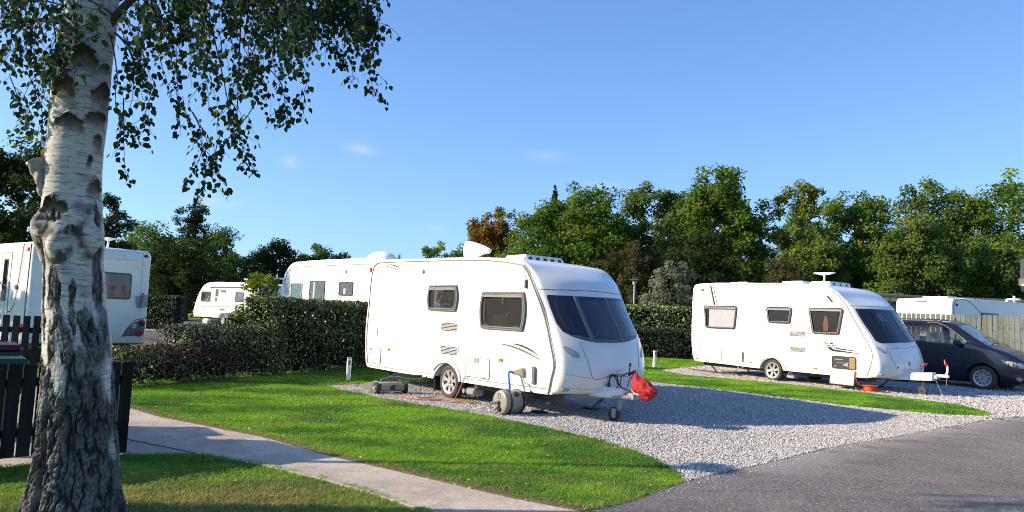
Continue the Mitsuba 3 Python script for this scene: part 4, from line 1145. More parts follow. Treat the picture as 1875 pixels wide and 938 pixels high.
# front: three-part window, joints, locker lid, lamps
WF = Polygon([(.075, 1.835), (1.80, 1.85), (1.90, 1.42), (1.86, 1.31), (1.72, 1.235), (1.35, 1.18), (1.0, 1.16), (.65, 1.16), (.42, 1.185), (.23, 1.235), (.115, 1.30), (.07, 1.42)]).buffer(-.02).buffer(.02)
k = add(K + '__front_window', sh1.patch(WF, .010, .016), 'm_tintframe', 40, M=M1)
cuts = [(.13, .50), (.57, 1.17), (1.25, 1.80)]
for a, b in cuts:
    g = WF.buffer(-.05).intersection(sbox(a, 1.0, b, 1.80)).buffer(-.02).buffer(.02)
    add(k + '__curtain', sh1.patch(g.intersection(sbox(a, 1.24, b - .16 if a < 1 else b, 2)).buffer(-.02), .013, .003), 'm_curtain' if .5 < a < 1.2 else 'm_pinkcurtain', M=M1)
    add(k + '__pane', sh1.patch(g, .022, 0), 'm_privacy', M=M1)
    add(k + '__bottom_rail', sh1.patch(WF.buffer(-.012).intersection(sbox(a - .02, 1.1, b + .04, 1.255)).difference(g.buffer(.006)), .016, .006), 'm_trim', M=M1)
for x in (.535, 1.21):
    add(k + '__pillar', sh1.patch(sbox(x - .032, 1.15, x + .032, 1.86).intersection(WF), .026, .02), 'm_trim', M=M1)
add(K + '__front_joint', front_line(sh1, [(.01, 1.915), (.3, 1.922), (1.0, 1.935), (1.7, 1.925), (1.98, 1.918)], .006, .002, 50), 'm_trim', M=M1)
lid = front_line(sh1, [(.31, 1.15), (.36, 1.0), (.44, .74), (.48, .645), (.52, .625), (.62, .628), (.75, .66), (1.25, .66), (1.38, .628), (1.48, .625), (1.52, .645), (1.56, .74), (1.64, 1.0), (1.69, 1.15)], .005, .001, 80)
add(K + '__locker_lid_joint', lid, 'm_trim', M=M1)
add(K + '__lid_handle', sh1.patch(rrect(.80, 1.20, .655, .70, .02), .006, .008), 'm_palegrey', M=M1)
add(K + '__lid_lock', sh1.patch(disc(1.0, .73, .012), .008, .008), 'm_trim', M=M1)
for s_ in (1, -1):
    mir = lambda P: Polygon([(x if s_ > 0 else 2.0 - x, z) for x, z in P])
    k = add(K + '__front_lamp', sh1.patch(mir([(.055, 1.075), (.09, 1.09), (.16, 1.055), (.25, 1.0), (.27, .965), (.25, .93), (.17, .95), (.08, 1.02)]).buffer(.004), .010, .012), 'm_palegrey', 40, M=M1)
    add(k + '__lens', sh1.patch(mir([(.075, 1.06), (.16, 1.04), (.245, .985), (.25, .955), (.17, .97), (.09, 1.03)]), .014, .006), 'm_lamp', 40, M=M1)
k = add(K + '__position_lamp', sh1.patch(rrect(.06, .16, .44, .485, .02), .02, .022), 'm_palegrey', M=M1); add(k + '__lens', sh1.patch(disc(.11, .4625, .016), .026, .01), 'm_lamp', M=M1)
add(K + '__position_lamp', sh1.patch(rrect(1.84, 1.94, .44, .485, .02), .02, .022), 'm_palegrey', M=M1)
add(K + '__nose_crease', cat([front_line(sh1, [(.05, .70), (.25, .665), (.47, .64)], .004, 0, 20), front_line(sh1, [(.05, .50), (.4, .475), (.75, .49)], .004, 0, 24)]), 'm_palegrey', M=M1)
# grab handle wedge and awning cleat
add(K + '__handbrake_cleat', cat([side(rrect(2.005, 2.045, 1.93, 2.06, .015), .03, .032)]), 'm_black', M=M1)
add(K + '__antenna_cord', cat([tube([(1.945, -.008, 2.28), (1.985, -.01, 2.15), (2.01, -.012, 2.05)], .0045, 5), tube([(2.075, -.008, 2.17), (2.055, -.01, 2.10), (2.035, -.012, 2.03)], .0045, 5)]), 'm_palegrey', M=M1)
# roof: skylight, satellite antenna base, small dome
def roof_light(key, M, u0, u1, v0, v1, z, slots=5):
    k = add(key + '__roof_light', bx(u0, u1, v0, v1, z - .02, z + .075, .03), 'm_white', 30, M=M)
    add(k + '__lid', bx(u0 + .04, u1 - .03, v0 + .03, v1 - .03, z + .075, z + .10, .02), 'm_white', 30, M=M)
    for i in range(slots):
        v = v0 + (v1 - v0) * (i + .7) / (slots + .4)
        add(k + '__slot', bx(u1 - .005, u1 + .004, v - .05, v + .03, z + .005, z + .06, .002), 'm_black', M=M)
    for i in range(8):
        x = u0 + (u1 - u0) * (i + .5) / 8
        add(k + '__side_slot', bx(x - .022, x + .022, v0 - .004, v0 + .005, z + .012, z + .05, .0015), 'm_palegrey', M=M)
    return k


roof_light(K, M1, .72, 1.32, .55, 1.45, 2.44)
dome = lathe([(0, .05), (.10, .045), (.17, .02), (.19, 0), (.19, -.03)], 28, 'z'); dome.apply_translation([-1.78, .85, 2.56])
add(K + '__roof_vent', dome, 'm_white', 40, M=M1)
# antenna: teardrop pod on a base
base = bx(-1.35, -.5, .85, 1.15, 2.52, 2.60, .03)
k = add(K + '__satellite_antenna', base, 'm_white', M=M1)
td = np.array([(-1.12, 2.615), (-1.15, 2.72), (-1.145, 2.85), (-1.06, 2.92), (-.95, 2.925), (-.62, 2.85), (-.36, 2.77), (-.28, 2.72), (-.30, 2.68), (-.42, 2.65), (-.72, 2.61)])
pod = Polygon(spline(np.vstack([td, td[:1]]), 50)).buffer(0)
m = cat([endp(pod, 0, .01)])
lay = []
for f, y in ((.0, -.0), (.55, .012), (.82, .035), (.95, .06), (1., .095), (.97, .13), (.85, .16), (.6, .178)):
    c = pod.centroid; P = np.array(pod.exterior.coords)[:-1]
    lay.append(np.c_[c.x + (P[:, 0] - c.x) * max(f, .02), np.full(len(P), .93 + y), c.y + (P[:, 1] - c.y) * max(f, .02)])
lay = np.array(lay); a_, b_ = lay.shape[:2]
i, j = np.meshgrid(np.arange(a_ - 1), np.arange(b_), indexing='ij'); p, q = i * b_ + j, i * b_ + (j + 1) % b_
add(k + '__dish', trimesh.Trimesh(lay.reshape(-1, 3), np.vstack([np.stack([p, q, q + b_], -1).reshape(-1, 3), np.stack([p, q + b_, p + b_], -1).reshape(-1, 3)]), process=False), 'm_white', True, M=M1)
chassis(K, M1, -2.9, 2.6, W1, 0)
wheel(K, M1, 0.0, .302, .02, .298, .203, .185, 7)
wheel(K, M1, 0.0, .302, W1 - .02, .298, .203, .185, 7, facing=1)
# mover motor by the wheel and step bracket
add(K + '__motor_mover', cat([bx(.40, .66, .10, .32, .12, .24, .03), tube([(.34, .1, .18), (.34, .3, .18)], .04, 10)]), 'm_galv', M=M1)
# drawbar
vc = W1 / 2
add(K + '__drawbar_cover', cat([manifold3d and trimesh.convex.convex_hull(np.array([(2.95, vc - .42, .38), (2.95, vc + .42, .38), (2.95, vc - .34, .53), (2.95, vc + .34, .53), (3.34, vc - .13, .36), (3.34, vc + .13, .36), (3.34, vc - .11, .505), (3.34, vc + .11, .505)]))]), 'm_body', M=M1)
add(K + '__drawbar', cat([tube([(2.7, vc - .5, .36), (3.45, vc - .04, .39)], .035, 8), tube([(2.7, vc + .5, .36), (3.45, vc + .04, .39)], .035, 8), bx(3.25, 3.5, vc - .07, vc + .07, .36, .45, .01)]), 'm_galv', M=M1)
k = add(K + '__hitch', cat([bx(3.42, 3.72, vc - .05, vc + .05, .42, .52, .02), tube([(3.66, vc, .52), (3.70, vc, .60), (3.62, vc, .64)], .02, 8)]), 'm_galv', M=M1)
add(K + '__handbrake_lever', cat([tube([(3.22, vc + .10, .47), (3.26, vc + .10, .62), (3.36, vc + .10, .72)], .012, 8)]), 'm_galv', M=M1)
add(K + '__handbrake_lever__grip', tube([(3.25, vc + .1, .70), (3.37, vc + .1, .76)], .024, 8), 'm_red', M=M1)
add(K + '__jockey_wheel', cat([tube([(3.22, vc - .05, .50), (3.22, vc - .05, .20)], .026, 10), tube([(3.22, vc - .05, .22), (3.14, vc - .06, .12)], .02, 6), bx(3.12, 3.18, vc - .11, vc - .08, .07, .20)]), 'm_galv', M=M1)
jw = lathe([(.03, -.03), (.085, -.03), (.105, -.018), (.108, 0), (.105, .018), (.085, .03), (.03, .03)], 28, 'y'); jw.apply_translation([3.12, vc - .05, .108])
add(K + '__jockey_wheel__tyre', jw, 'm_rubber', 40, M=M1)
add(K + '__jockey_crank', cat([tube([(3.22, vc - .05, .50), (3.235, vc - .05, .66), (3.24, vc - .0, .70), (3.32, vc + .03, .74), (3.33, vc + .03, .84)], .008, 6), tube([(3.33, vc + .03, .83), (3.335, vc + .03, .88)], .02, 8)]), 'm_black', M=M1)
add(K + '__towing_cable', cat([tube(spline([(3.10, vc - .16, .50), (3.10, vc - .16, .60), (3.15, vc - .14, .69), (3.21, vc - .12, .68), (3.23, vc - .1, .58), (3.30, vc - .09, .52), (3.45, vc - .07, .47)], 30), .011, 6), tube(spline([(3.14, vc - .2, .51), (3.15, vc - .2, .64), (3.19, vc - .2, .70), (3.24, vc - .18, .66), (3.26, vc - .17, .52)], 24), .011, 6), tube([(3.10, vc - .16, .49), (3.10, vc - .16, .56)], .022, 8), tube([(3.14, vc - .2, .49), (3.14, vc - .2, .56)], .02, 8)]), 'm_black', M=M1)
steady(K, M1, 2.46, .35, .36, -.42, mat='m_galv'); steady(K, M1, 2.46, W1 - .35, .36, -.42); steady(K, M1, -2.75, .35, .34, .30, mat='m_darkmetal'); steady(K, M1, -2.75, W1 - .35, .34, .30)

# red cover over the hitch: draped cloth bag
g = np.random.default_rng(4)
V0 = trimesh.creation.icosphere(subdivisions=4)
x = V0.vertices * np.array([.21, .11, .135])
x[:, 2] += .02 - .10 * np.clip(x[:, 0] / .235, -1, 1) * .55
n_ = meshkit.fbm(x * np.array([7, 7, 12.]) + 3, 3, 9)
x = x * (1 + .6 * (n_[:, None] - .5))
x[:, 2] -= .045 * np.clip(-x[:, 2] / .10, 0, 1) * np.exp(-((x[:, 0] - .05) / .07) ** 2)
x[:, 2] += .05 * np.clip(x[:, 2] / .1, 0, 1) * np.exp(-((x[:, 0] + .17) / .06) ** 2)
fold = np.abs(meshkit.fbm(x * np.array([9, 20, 9.]) + 5, 3, 15) - .5) * 2
x = x + V0.vertex_normals * (fold[:, None] - .3) * .035
# pleats
x[:, 1] += .010 * np.sin(x[:, 0] * 60 + x[:, 2] * 25)
add('hitch_cover', trimesh.Trimesh(x + [3.64, vc - .02, .52], V0.faces, process=False), 'm_redcloth', True, label='crumpled bright red cloth bag covering the hitch of the nearer caravan', cat='hitch cover', M=M1)

# ---- the farther caravan beside the dark car
M2 = pose(7.385, 19.986, 0, (math.sin(math.radians(33)), -math.cos(math.radians(33))))
W2 = 2.12
K = 'touring_caravan_001'
tag(K, 'white touring caravan beside the dark car, with an open locker flap in its side', 'caravan')
fl = [(2.84, .365), (2.74, .345), (1.77, .328), (.385, .325), (.37, .335), (.30, .50), (.19, .60), (.03, .65), (-.14, .615), (-.28, .545), (-.38, .43), (-.42, .325), (-.44, .315), (-1.6, .335), (-2.80, .345)]
sh2 = Shell([(-2.87, .355), (-2.93, .48), (-2.985, .75), (-3.01, 1.15), (-3.01, 1.6), (-3.0, 2.2), (-2.985, 2.5), (-2.95, 2.68), (-2.85, 2.745)],
            [(-2.85, 2.745), (-2.5, 2.765), (-1.2, 2.755), (.2, 2.735), (1.0, 2.70), (1.5, 2.645)],
            [(1.5, 2.645), (1.72, 2.59), (1.94, 2.475), (2.13, 2.30), (2.28, 2.12), (2.51, 1.74), (2.70, 1.47), (2.93, 1.08), (3.02, .82), (3.045, .66), (3.02, .48), (2.93, .37)], fl, W2, .06, .25, 2.3)
add(K + '__body', sh2.mesh, 'm_body', 38, M=M2, label='white bodyshell with a long sloping nose')
q = chord([(-2.85, .42), (-2.885, 1.2), (-2.897, 2.0), (-2.895, 2.5), (-2.86, 2.62), (-2.75, 2.695), (-2.3, 2.715), (0, 2.70), (.8, 2.675), (1.4, 2.61)], 80)
add(K + '__awning_rail', tube(np.c_[q[:, 0], np.full(80, -.004), q[:, 1]], .009, 6), 'm_rail', M=M2)
r2 = spline([(1.78, 2.53), (2.0, 2.36), (2.2, 2.13), (2.40, 1.80), (2.561, 1.546), (2.738, 1.253), (2.864, 1.03), (2.886, .90), (2.836, .63), (2.74, .35)], 60)
add(K + '__front_moulding', tube(np.c_[r2[:, 0], np.full(60, -.003), r2[:, 1]], .013, 6), 'm_rail', M=M2)
add(K + '__skirt_rail', cat([tube([(-2.6, -.004, .395), (-.72, -.004, .385)], .006, 5), tube([(.5, -.004, .402), (2.68, -.004, .425)], .006, 5)]), 'm_rail', M=M2)
arch = Polygon([(-.02 + .475 * c, .325 + .43 * s_) for c, s_ in arc] + [(-.03 + .40 * c, .325 + .33 * s_) for c, s_ in arc[::-1]])
add(K + '__wheel_arch_trim', side(arch.intersection(sbox(-1, .36, 1, 1)), .03, .034), 'm_body', M=M2)


def trap(x0, x1, z0, z1, k):
    return Polygon([(x0 + k, z0), (x1 - k, z0), (x1, z1), (x0, z1)]).buffer(-.07).buffer(.07, quad_segs=5)


side_window(K, M2, trap(-2.48, -1.21, 1.385, 2.075, .08), 'blind', frame='m_black'); side_window(K, M2, trap(-.20, .64, 1.615, 2.065, .07), frame='m_black'); side_window(K, M2, trap(1.13, 2.14, 1.375, 2.066, .13), 'ornament', frame='m_black')
vent(K, M2, .545, 1.07, 1.255, 1.425); vent(K, M2, .55, 1.072, .835, 1.005)
k = hatch(K, M2, -2.69, -1.765, .43, .82, .04, 'toilet_hatch')
add(k + '__catch', cat([side(rrect(-2.62, -2.56, .72, .78, .01), .02, .008), side(disc(-1.88, .73, .02), .022, .01)]), 'm_palegrey', M=M2)
add(K + '__mains_socket', side(rrect(-1.07, -.985, .45, .75, .02), .04, .044), 'm_body', M=M2)
add(K + '__mains_socket__edge', side(rrect(-1.0, -.975, .46, .74, .008), .043, .044), 'm_trim', M=M2)
add(K + '__filler_cap', side(rrect(-1.29, -1.195, .46, .63, .015), .022, .024), 'm_body', M=M2)
light(K, M2, -2.74, .43, .09, .035); light(K, M2, -.70, .468, .09, .04); light(K, M2, 1.344, .465, .09, .04)
add(K + '__corner_lamp', side(rrect(-2.62, -2.50, 2.53, 2.60, .02), .025, .03), 'm_trim', M=M2)
add(K + '__decal', side(Polygon([(-2.45, 2.68), (-2.27, 2.685), (-2.10, 2.09), (-2.31, 2.09)]), .0022, .002), 'm_decalpale', M=M2)
add(K + '__decal', cat([side(Polygon([(-2.27, 2.685), (-2.215, 2.685), (-2.045, 2.09), (-2.10, 2.09)]), .0026, .002), side(Polygon([(-2.165, 2.684), (-2.14, 2.684), (-1.955, 2.09), (-1.985, 2.09)]), .0026, .002)]), 'm_decal', M=M2)
add(K + '__swoosh', side(Polygon([(1.315, 1.157), (1.57, 1.152), (1.70, .96), (1.634, .949), (1.48, .99), (1.38, 1.08)]), .0022, .002), 'm_decalpale', M=M2)
dk = [[(1.575, 1.163), (1.70, 1.160), (1.725, 1.130), (1.60, 1.130)], [(1.735, 1.162), (1.835, 1.160), (1.865, 1.128), (1.765, 1.128)], [(1.615, 1.108), (1.74, 1.106), (1.765, 1.078), (1.64, 1.080)], [(1.79, 1.105), (1.885, 1.103), (1.915, 1.076), (1.815, 1.077)]]
add(K + '__swoosh', cat([side(Polygon(p), .0026, .002) for p in dk] + [side(Polygon([(1.66, 1.058), (1.79, 1.058), (1.84, 1.008), (1.95, .990), (2.58, .937), (2.52, .926), (1.9, .940), (1.77, .962)]), .0026, .002),
    side(Polygon([(1.83, 1.054), (1.94, 1.054), (2.0, 1.036), (2.52, .994), (2.46, .980), (1.97, 1.002)]), .0026, .002)]), 'm_decal', M=M2)
add(K + '__door_stay', side(LineString([(1.69, 2.36), (1.80, 2.235)]).buffer(.022), .03, .03), 'm_black', M=M2)
# open front locker: dark opening with contents, flap hanging down
op = rrect(1.835, 2.465, .525, .825, .03)
k = add(K + '__open_locker', side(op.buffer(.014).difference(op), .012, .016), 'm_black', M=M2)
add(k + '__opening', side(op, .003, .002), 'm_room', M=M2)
add(k + '__contents', cat([bx(1.90, 2.12, -.012, -.002, .74, .76, .002), bx(1.95, 2.25, -.014, -.002, .66, .672, .002), side(Polygon([(2.10, .60), (2.22, .66), (2.28, .70), (2.25, .62), (2.28, .57), (2.20, .60)]), .016, .01), side(Polygon([(1.87, .57), (1.95, .60), (1.92, .555)]), .014, .01)]), 'm_palegrey', M=M2)
add(k + '__shelf_side', side(sbox(2.30, .535, 2.455, .815), .02, .016), 'm_wood', M=M2)
fp = bx(1.80, 2.455, -.05, -.02, .125, .50, .014); fp.vertices[:, 1] -= (.50 - fp.vertices[:, 2]) * .10
add(k + '__flap', fp, 'm_cream', M=M2)
o = rrect(1.83, 2.43, .155, .475, .03)
fr = side(o.difference(o.buffer(-.008)), .0, .004); fr.vertices[:, 1] += -.052 - (.50 - fr.vertices[:, 2]) * .10
add(k + '__flap__seal', fr, 'm_palegrey', M=M2)
WF = Polygon([(.09, 2.06), (1.90, 2.09), (2.02, 1.42), (1.95, 1.33), (1.5, 1.27), (1.0, 1.255), (.45, 1.23), (.20, 1.225), (.12, 1.28)]).buffer(-.03).buffer(.03)
k = add(K + '__front_window', sh2.patch(WF, .010, .016), 'm_tintframe', 40, M=M2)
for a, b in ((.13, .42), (.45, 1.25), (1.28, 1.95)):
    g = WF.buffer(-.035).intersection(sbox(a, 1.2, b, 2.05))
    add(k + '__pane', sh2.patch(g, .020, .010), 'm_tinted', M=M2)
add(k + '__sticker', sh2.patch(rrect(.62, .86, 1.80, 1.96, .01), .022, .002), 'm_curtain', M=M2)
add(k + '__sticker', sh2.patch(sbox(.66, 1.785, .90, 1.80), .023, .002), 'm_palegrey', M=M2)
add(K + '__front_joint', front_line(sh2, [(.01, 2.125), (1.0, 2.15), (2.1, 2.15)], .006, .001, 50), 'm_decal', M=M2)
add(K + '__locker_lid_joint', front_line(sh2, [(.28, 1.10), (.5, 1.10), (1.0, 1.12), (1.38, 1.16), (1.62, 1.16), (1.70, 1.05), (1.62, .66), (1.55, .62), (1.1, .60), (.55, .58), (.45, .61), (.38, .80), (.28, 1.10)], .005, .001, 110), 'm_trim', M=M2)
add(K + '__lid_lock', cat([sh2.patch(disc(.50, .65, .022), .012, .012), sh2.patch(disc(1.50, .68, .022), .012, .012)]), 'm_decal', M=M2)
ring = disc(.95, .74, .05, 28)
add(K + '__emblem', sh2.patch(shapely.union_all([ring.difference(disc(.95, .74, .041, 28)), sbox(.942, .712, .960, .768), sbox(.930, .707, .972, .717), disc(.951, .775, .007)]), .006, .005, .03), 'm_red', M=M2, label='red round emblem on the front locker lid')
for s_ in (1, -1):
    mir = lambda P: Polygon([(x if s_ > 0 else W2 - x, z) for x, z in P])
    k = add(K + '__front_lamp', sh2.patch(mir([(.06, 1.13), (.13, 1.10), (.24, 1.03), (.26, .97), (.16, 1.0), (.09, 1.07)]).buffer(.006), .010, .012), 'm_palegrey', 40, M=M2)
    add(k + '__lens', sh2.patch(mir([(.08, 1.11), (.14, 1.08), (.23, 1.02), (.235, .99), (.16, 1.02), (.1, 1.08)]), .014, .006), 'm_lamp', 40, M=M2)
add(K + '__position_lamp', sh2.patch(rrect(.05, .15, .44, .475, .015), .03, .03), 'm_lamp', M=M2)
for u0, u1 in ((-2.15, -1.45), (-.25, .45)):
    k = add(K + '__roof_vent', bx(u0, u1, .7, 1.3, 2.76, 2.83, .035), 'm_white', 30, M=M2); add(k + '__lid', bx(u0 + .3, u1 - .03, .74, 1.26, 2.825, 2.845, .01), 'm_privacy' if False else 'm_palegrey', M=M2)
roof_light(K, M2, .80, 1.42, .5, 1.5, 2.70, 3)


def aerial(key, M, u, v, z, s=1.):
    k = add(key + '__aerial', tube([(u, v, z - .02), (u, v, z + .21 * s)], .028 * s, 10), 'm_white', M=M)
    P = spline([(-.34, 0), (-.2, .10), (0, .135), (.22, .12), (.32, .06), (.33, -.03), (.2, -.12), (0, -.14), (-.22, -.09), (-.34, 0)], 40)[:-1]
    lay = np.array([np.c_[P[:, 0] * f * s + u, P[:, 1] * f * s + v, np.full(39, z + h * s)] for f, h in ((.02, .19), (.35, .195), (.75, .225), (1, .25), (.97, .262), (.6, .27), (.02, .272))])
    i, j = np.meshgrid(np.arange(6), np.arange(39), indexing='ij'); p, q = i * 39 + j, i * 39 + (j + 1) % 39
    add(k + '__head', trimesh.Trimesh(lay.reshape(-1, 3), np.vstack([np.stack([p, q, q + 39], -1).reshape(-1, 3), np.stack([p, q + 39, p + 39], -1).reshape(-1, 3)]), process=False), 'm_white', 40, M=M)


aerial(K, M2, 1.02, .85, 2.80)
chassis(K, M2, -2.7, 2.8, W2, 0)
wheel(K, M2, 0., .302, .02, .302, .212, .185, 6, True); wheel(K, M2, 0., .302, W2 - .02, .302, .212, .185, 6, True, facing=1)
add(K + '__motor_mover', cat([bx(.42, .66, .06, .26, .13, .21, .02), tube([(.45, .1, .40), (.50, .08, .28), (.46, .08, .20)], .014, 6)]), 'm_galv', M=M2)
add(K + '__waste_outlet', cat([tube([(-1.2, .08, .33), (-1.2, .06, .25)], .022, 8), tube([(-1.05, .08, .33), (-1.05, .06, .25)], .022, 8)]), 'm_palegrey', M=M2)
vc = W2 / 2 - .0
add(K + '__drawbar_cover', trimesh.convex.convex_hull(np.array([(3.05, vc - .48, .34), (3.05, vc + .48, .34), (3.05, vc - .40, .50), (3.05, vc + .40, .50), (3.82, vc - .11, .375), (3.82, vc + .11, .375), (3.82, vc - .09, .575), (3.82, vc + .09, .575)])), 'm_body', M=M2)
add(K + '__drawbar', cat([tube([(2.8, vc - .5, .34), (3.85, vc - .05, .42)], .03, 8), tube([(2.8, vc + .5, .34), (3.85, vc + .05, .42)], .03, 8), bx(3.78, 3.92, vc - .06, vc + .06, .42, .52, .01)]), 'm_galv', M=M2)
k = add(K + '__hitch', cat([bx(3.88, 4.16, vc - .04, vc + .04, .47, .54, .015), tube(spline([(4.08, vc, .52), (4.13, vc, .66), (4.11, vc, .76)], 10), .028, 8)]), 'm_white', M=M2)
lp = spline([(4.11, vc - .025, .74), (4.08, vc - .03, .84), (4.06, vc, .90), (4.08, vc + .03, .84), (4.12, vc + .025, .74)], 24); add(k + '__red_handle', tube(lp, .014, 8), 'm_red', M=M2)
add(K + '__handbrake_lever', tube([(3.52, vc - .05, .56), (3.56, vc - .05, .70)], .012, 6), 'm_black', M=M2); add(K + '__handbrake_lever__grip', tube([(3.55, vc - .05, .69), (3.68, vc - .05, .78)], .022, 8), 'm_red', M=M2)
add(K + '__jockey_wheel', cat([tube([(3.62, vc - .1, .52), (3.62, vc - .1, .18)], .026, 8), tube([(3.62, vc - .1, .2), (3.60, vc - .1, .1)], .03, 6)]), 'm_darkmetal', M=M2)
jw = lathe([(.03, -.035), (.085, -.035), (.105, -.02), (.11, 0), (.105, .02), (.085, .035), (.03, .035)], 24, 'y'); jw.apply_translation([3.60, vc - .1, .11]); add(K + '__jockey_wheel__tyre', jw, 'm_rubber', 40, M=M2)
add(K + '__breakaway_cable', cat([tube(spline([(3.85, vc, .42), (4.0, vc - .1, .18), (4.12, vc - .2, .02)], 12), .005, 5), tube([(4.1, vc, .50), (4.1, vc, .28)], .008, 5)]), 'm_palegrey', M=M2)
steady(K, M2, -2.55, .3, .34, .36, mat='m_darkmetal'); steady(K, M2, 2.45, .35, .34, -.4); steady(K, M2, 2.45, W2 - .35, .34, -.4); steady(K, M2, -2.55, W2 - .3, .34, .36, mat='m_darkmetal')

# ---- the caravan behind the birch, seen from the end
M3 = pose(-10.81, 16.0, 0, (math.sin(math.radians(50)), -math.cos(math.radians(50))))
W3 = 2.62
K = 'touring_caravan_002'
tag(K, 'white caravan behind the birch trunk, showing its end wall with red tail lamps', 'caravan')
sh3 = Shell([(-5.9, .5), (-6.0, 1.0), (-6.0, 2.0), (-5.9, 2.5), (-5.7, 2.68)], [(-5.7, 2.68), (-4, 2.72), (-2, 2.72), (-.2, 2.70)],
            [(-.2, 2.70), (-.06, 2.68), (-.005, 2.60), (0.0, 2.45), (.0, 1.8), (.02, 1.2), (.04, .8), (.04, .6), (.0, .42)], [(-.1, .38), (-5.7, .40)], W3, .08, .03, 2.6, .05, 6)
add(K + '__body', sh3.mesh, 'm_body', 38, M=M3)
add(K + '__corner_moulding', tube([(-.10, -.006, 2.64), (-.12, -.006, 1.5), (-.10, -.006, .5)], .014, 6), 'm_trim', M=M3)
dpoly = rrect(-2.15, -1.40, .62, 2.49, .06)
k = add(K + '__door', side(dpoly.difference(dpoly.buffer(-.02)), .012, .014), 'm_palegrey', M=M3)
add(k + '__panel', side(dpoly.buffer(-.02), .008, .01), 'm_body', M=M3)
wp = rrect(-1.93, -1.61, 1.32, 2.33, .05)
add(k + '__window', side(wp, .02, .02), 'm_frame', M=M3); add(k + '__window__pane', side(wp.buffer(-.035), .024, .006), 'm_tinted', M=M3)
add(k + '__window__blind', side(sbox(-1.90, 1.32, -1.64, 1.60), .027, .003), 'm_trim', M=M3)
add(K + '__grab_handle', cat([tube(spline([(-2.05, -.01, 1.75), (-2.05, -.09, 1.7), (-1.98, -.10, 1.45), (-1.96, -.09, 1.25), (-1.96, -.01, 1.2)], 20), .022, 8)]), 'm_frame', M=M3)
add(K + '__tail_marker', cat([bx(-.31, -.22, -.025, .01, 2.48, 2.57, .008)]), 'm_tail', M=M3)
add(K + '__decal', cat([side(LineString(p).buffer(w), .0022, .002) for p, w in (([(-.60, 2.66), (-.78, 1.69)], .012), ([(-.66, 2.66), (-.845, 1.60), (-.93, 1.36)], .018), ([(-.78, 1.60), (-.85, 1.36)], .012), ([(-.92, 1.28), (-.99, 1.16), (-1.2, 1.08), (-1.45, 1.06)], .014), ([(-.98, 1.28), (-1.04, 1.2), (-1.2, 1.14)], .010))]), 'm_decal', M=M3)
add(K + '__decal', side(Polygon([(-.52, 2.66), (-.44, 2.66), (-.68, 1.7), (-.72, 1.7)]), .0022, .002), 'm_decalpale', M=M3)
add(K + '__wall_lamp', side(disc(-.82, 1.655, .055), .05, .05), 'm_trim', M=M3)
add(K + '__side_reflector', cat([side(rrect(-.30, -.2, .70, .83, .01), .02, .02)]), 'm_tail', M=M3)
ef = lambda P, out=.004, th=.006: sh3.patch(P, out, th, .2)
fw = rrect(1.0, 2.15, 1.49, 2.115, .07)
k = add(K + '__rear_window', ef(fw.buffer(.01), .02, .024), 'm_frame', M=M3)
add(k + '__blind', ef(fw.buffer(-.035), .0225, .004), 'm_tan', M=M3)
add(k + '__curtain', cat([ef(rrect(1.62, 1.80, 1.55, 1.83, .01), .0255, .003), ef(rrect(1.93, 2.05, 1.57, 1.85, .01).intersection(sbox(1.9, 1.6, 2.04, 1.85)), .0255, .003)]), 'm_frame', M=M3)
add(k + '__pane', ef(fw.buffer(-.03), .033, 0), 'm_pane', M=M3)
# pressed relief of the end wall
add(K + '__rear_relief', cat([ef(Polygon([(.25, 2.64), (2.38, 2.64), (2.40, 2.44), (2.30, 2.46), (.3, 2.46)]), .028, .03), ef(Polygon([(2.40, 2.64), (2.56, 2.66), (2.58, .95), (2.52, .95), (2.42, 1.3)]), .022, .024), ef(Polygon([(.1, .42), (2.5, .42), (2.56, .95), (2.50, 1.05), (2.2, 1.10), (1.5, 1.10), (.1, 1.10)]).difference(Polygon([(2.0, .56), (2.55, .56), (2.6, 1.05), (2.3, 1.0), (2.12, .8)])), .026, .03)]), 'm_body', M=M3)
add(K + '__rear_handle', cat([ef(Polygon([(2.30, 1.55), (2.56, 1.60), (2.56, 1.32), (2.34, 1.30)]).buffer(.02), .032, .012), ]), 'm_palegrey', M=M3)
add(K + '__rear_handle__bar', tube([(.075, 2.44, 1.66), (.085, 2.42, 1.48), (.075, 2.40, 1.30)], .026, 8), 'm_trim', M=M3)
add(K + '__oval_badge', ef(Point(2.46, 2.58).buffer(.05).intersection(sbox(0, 2.545, 3, 2.615)), .030, .010), 'm_darkred', M=M3)
cl = Polygon([(2.0, .57), (2.53, .60), (2.59, 1.03), (2.45, .99), (2.25, .90), (2.12, .77)])
k = add(K + '__tail_lamp_cluster', ef(cl, .016, .02), 'm_trim', M=M3)
add(k + '__reversing_lamp', ef(disc(2.29, .835, .062), .026, .014), 'm_lamp', M=M3); add(k + '__indicator_lamp', ef(disc(2.47, .90, .068), .028, .016), 'm_darkred', M=M3); add(k + '__stop_lamp', ef(disc(2.42, .645, .080), .032, .02), 'm_tail', M=M3)
add(K + '__lamp_moulding', tube(np.c_[np.full(20, .062), spline([(1.99, .55), (2.13, .80), (2.28, .95), (2.45, 1.02), (2.60, 1.06)], 20)], .008, 6), 'm_decal', M=M3)
aerial(K, M3, -.45, 1.72, 2.74, .9)
chassis(K, M3, -5.7, -.2, W3, -2.9, .40); wheel(K, M3, -2.9, .32, .02, .32, .21, .19, 7)

# ---- motorhome behind the tall hedge
M4 = pose(-8.0, 25.6, 0, (math.sin(math.radians(40)), -math.cos(math.radians(40))))
W4 = 2.3
K = 'motorhome'
tag(K, 'white motorhome with wing mirrors and a roof dome, behind the tall hedge', 'motorhome')
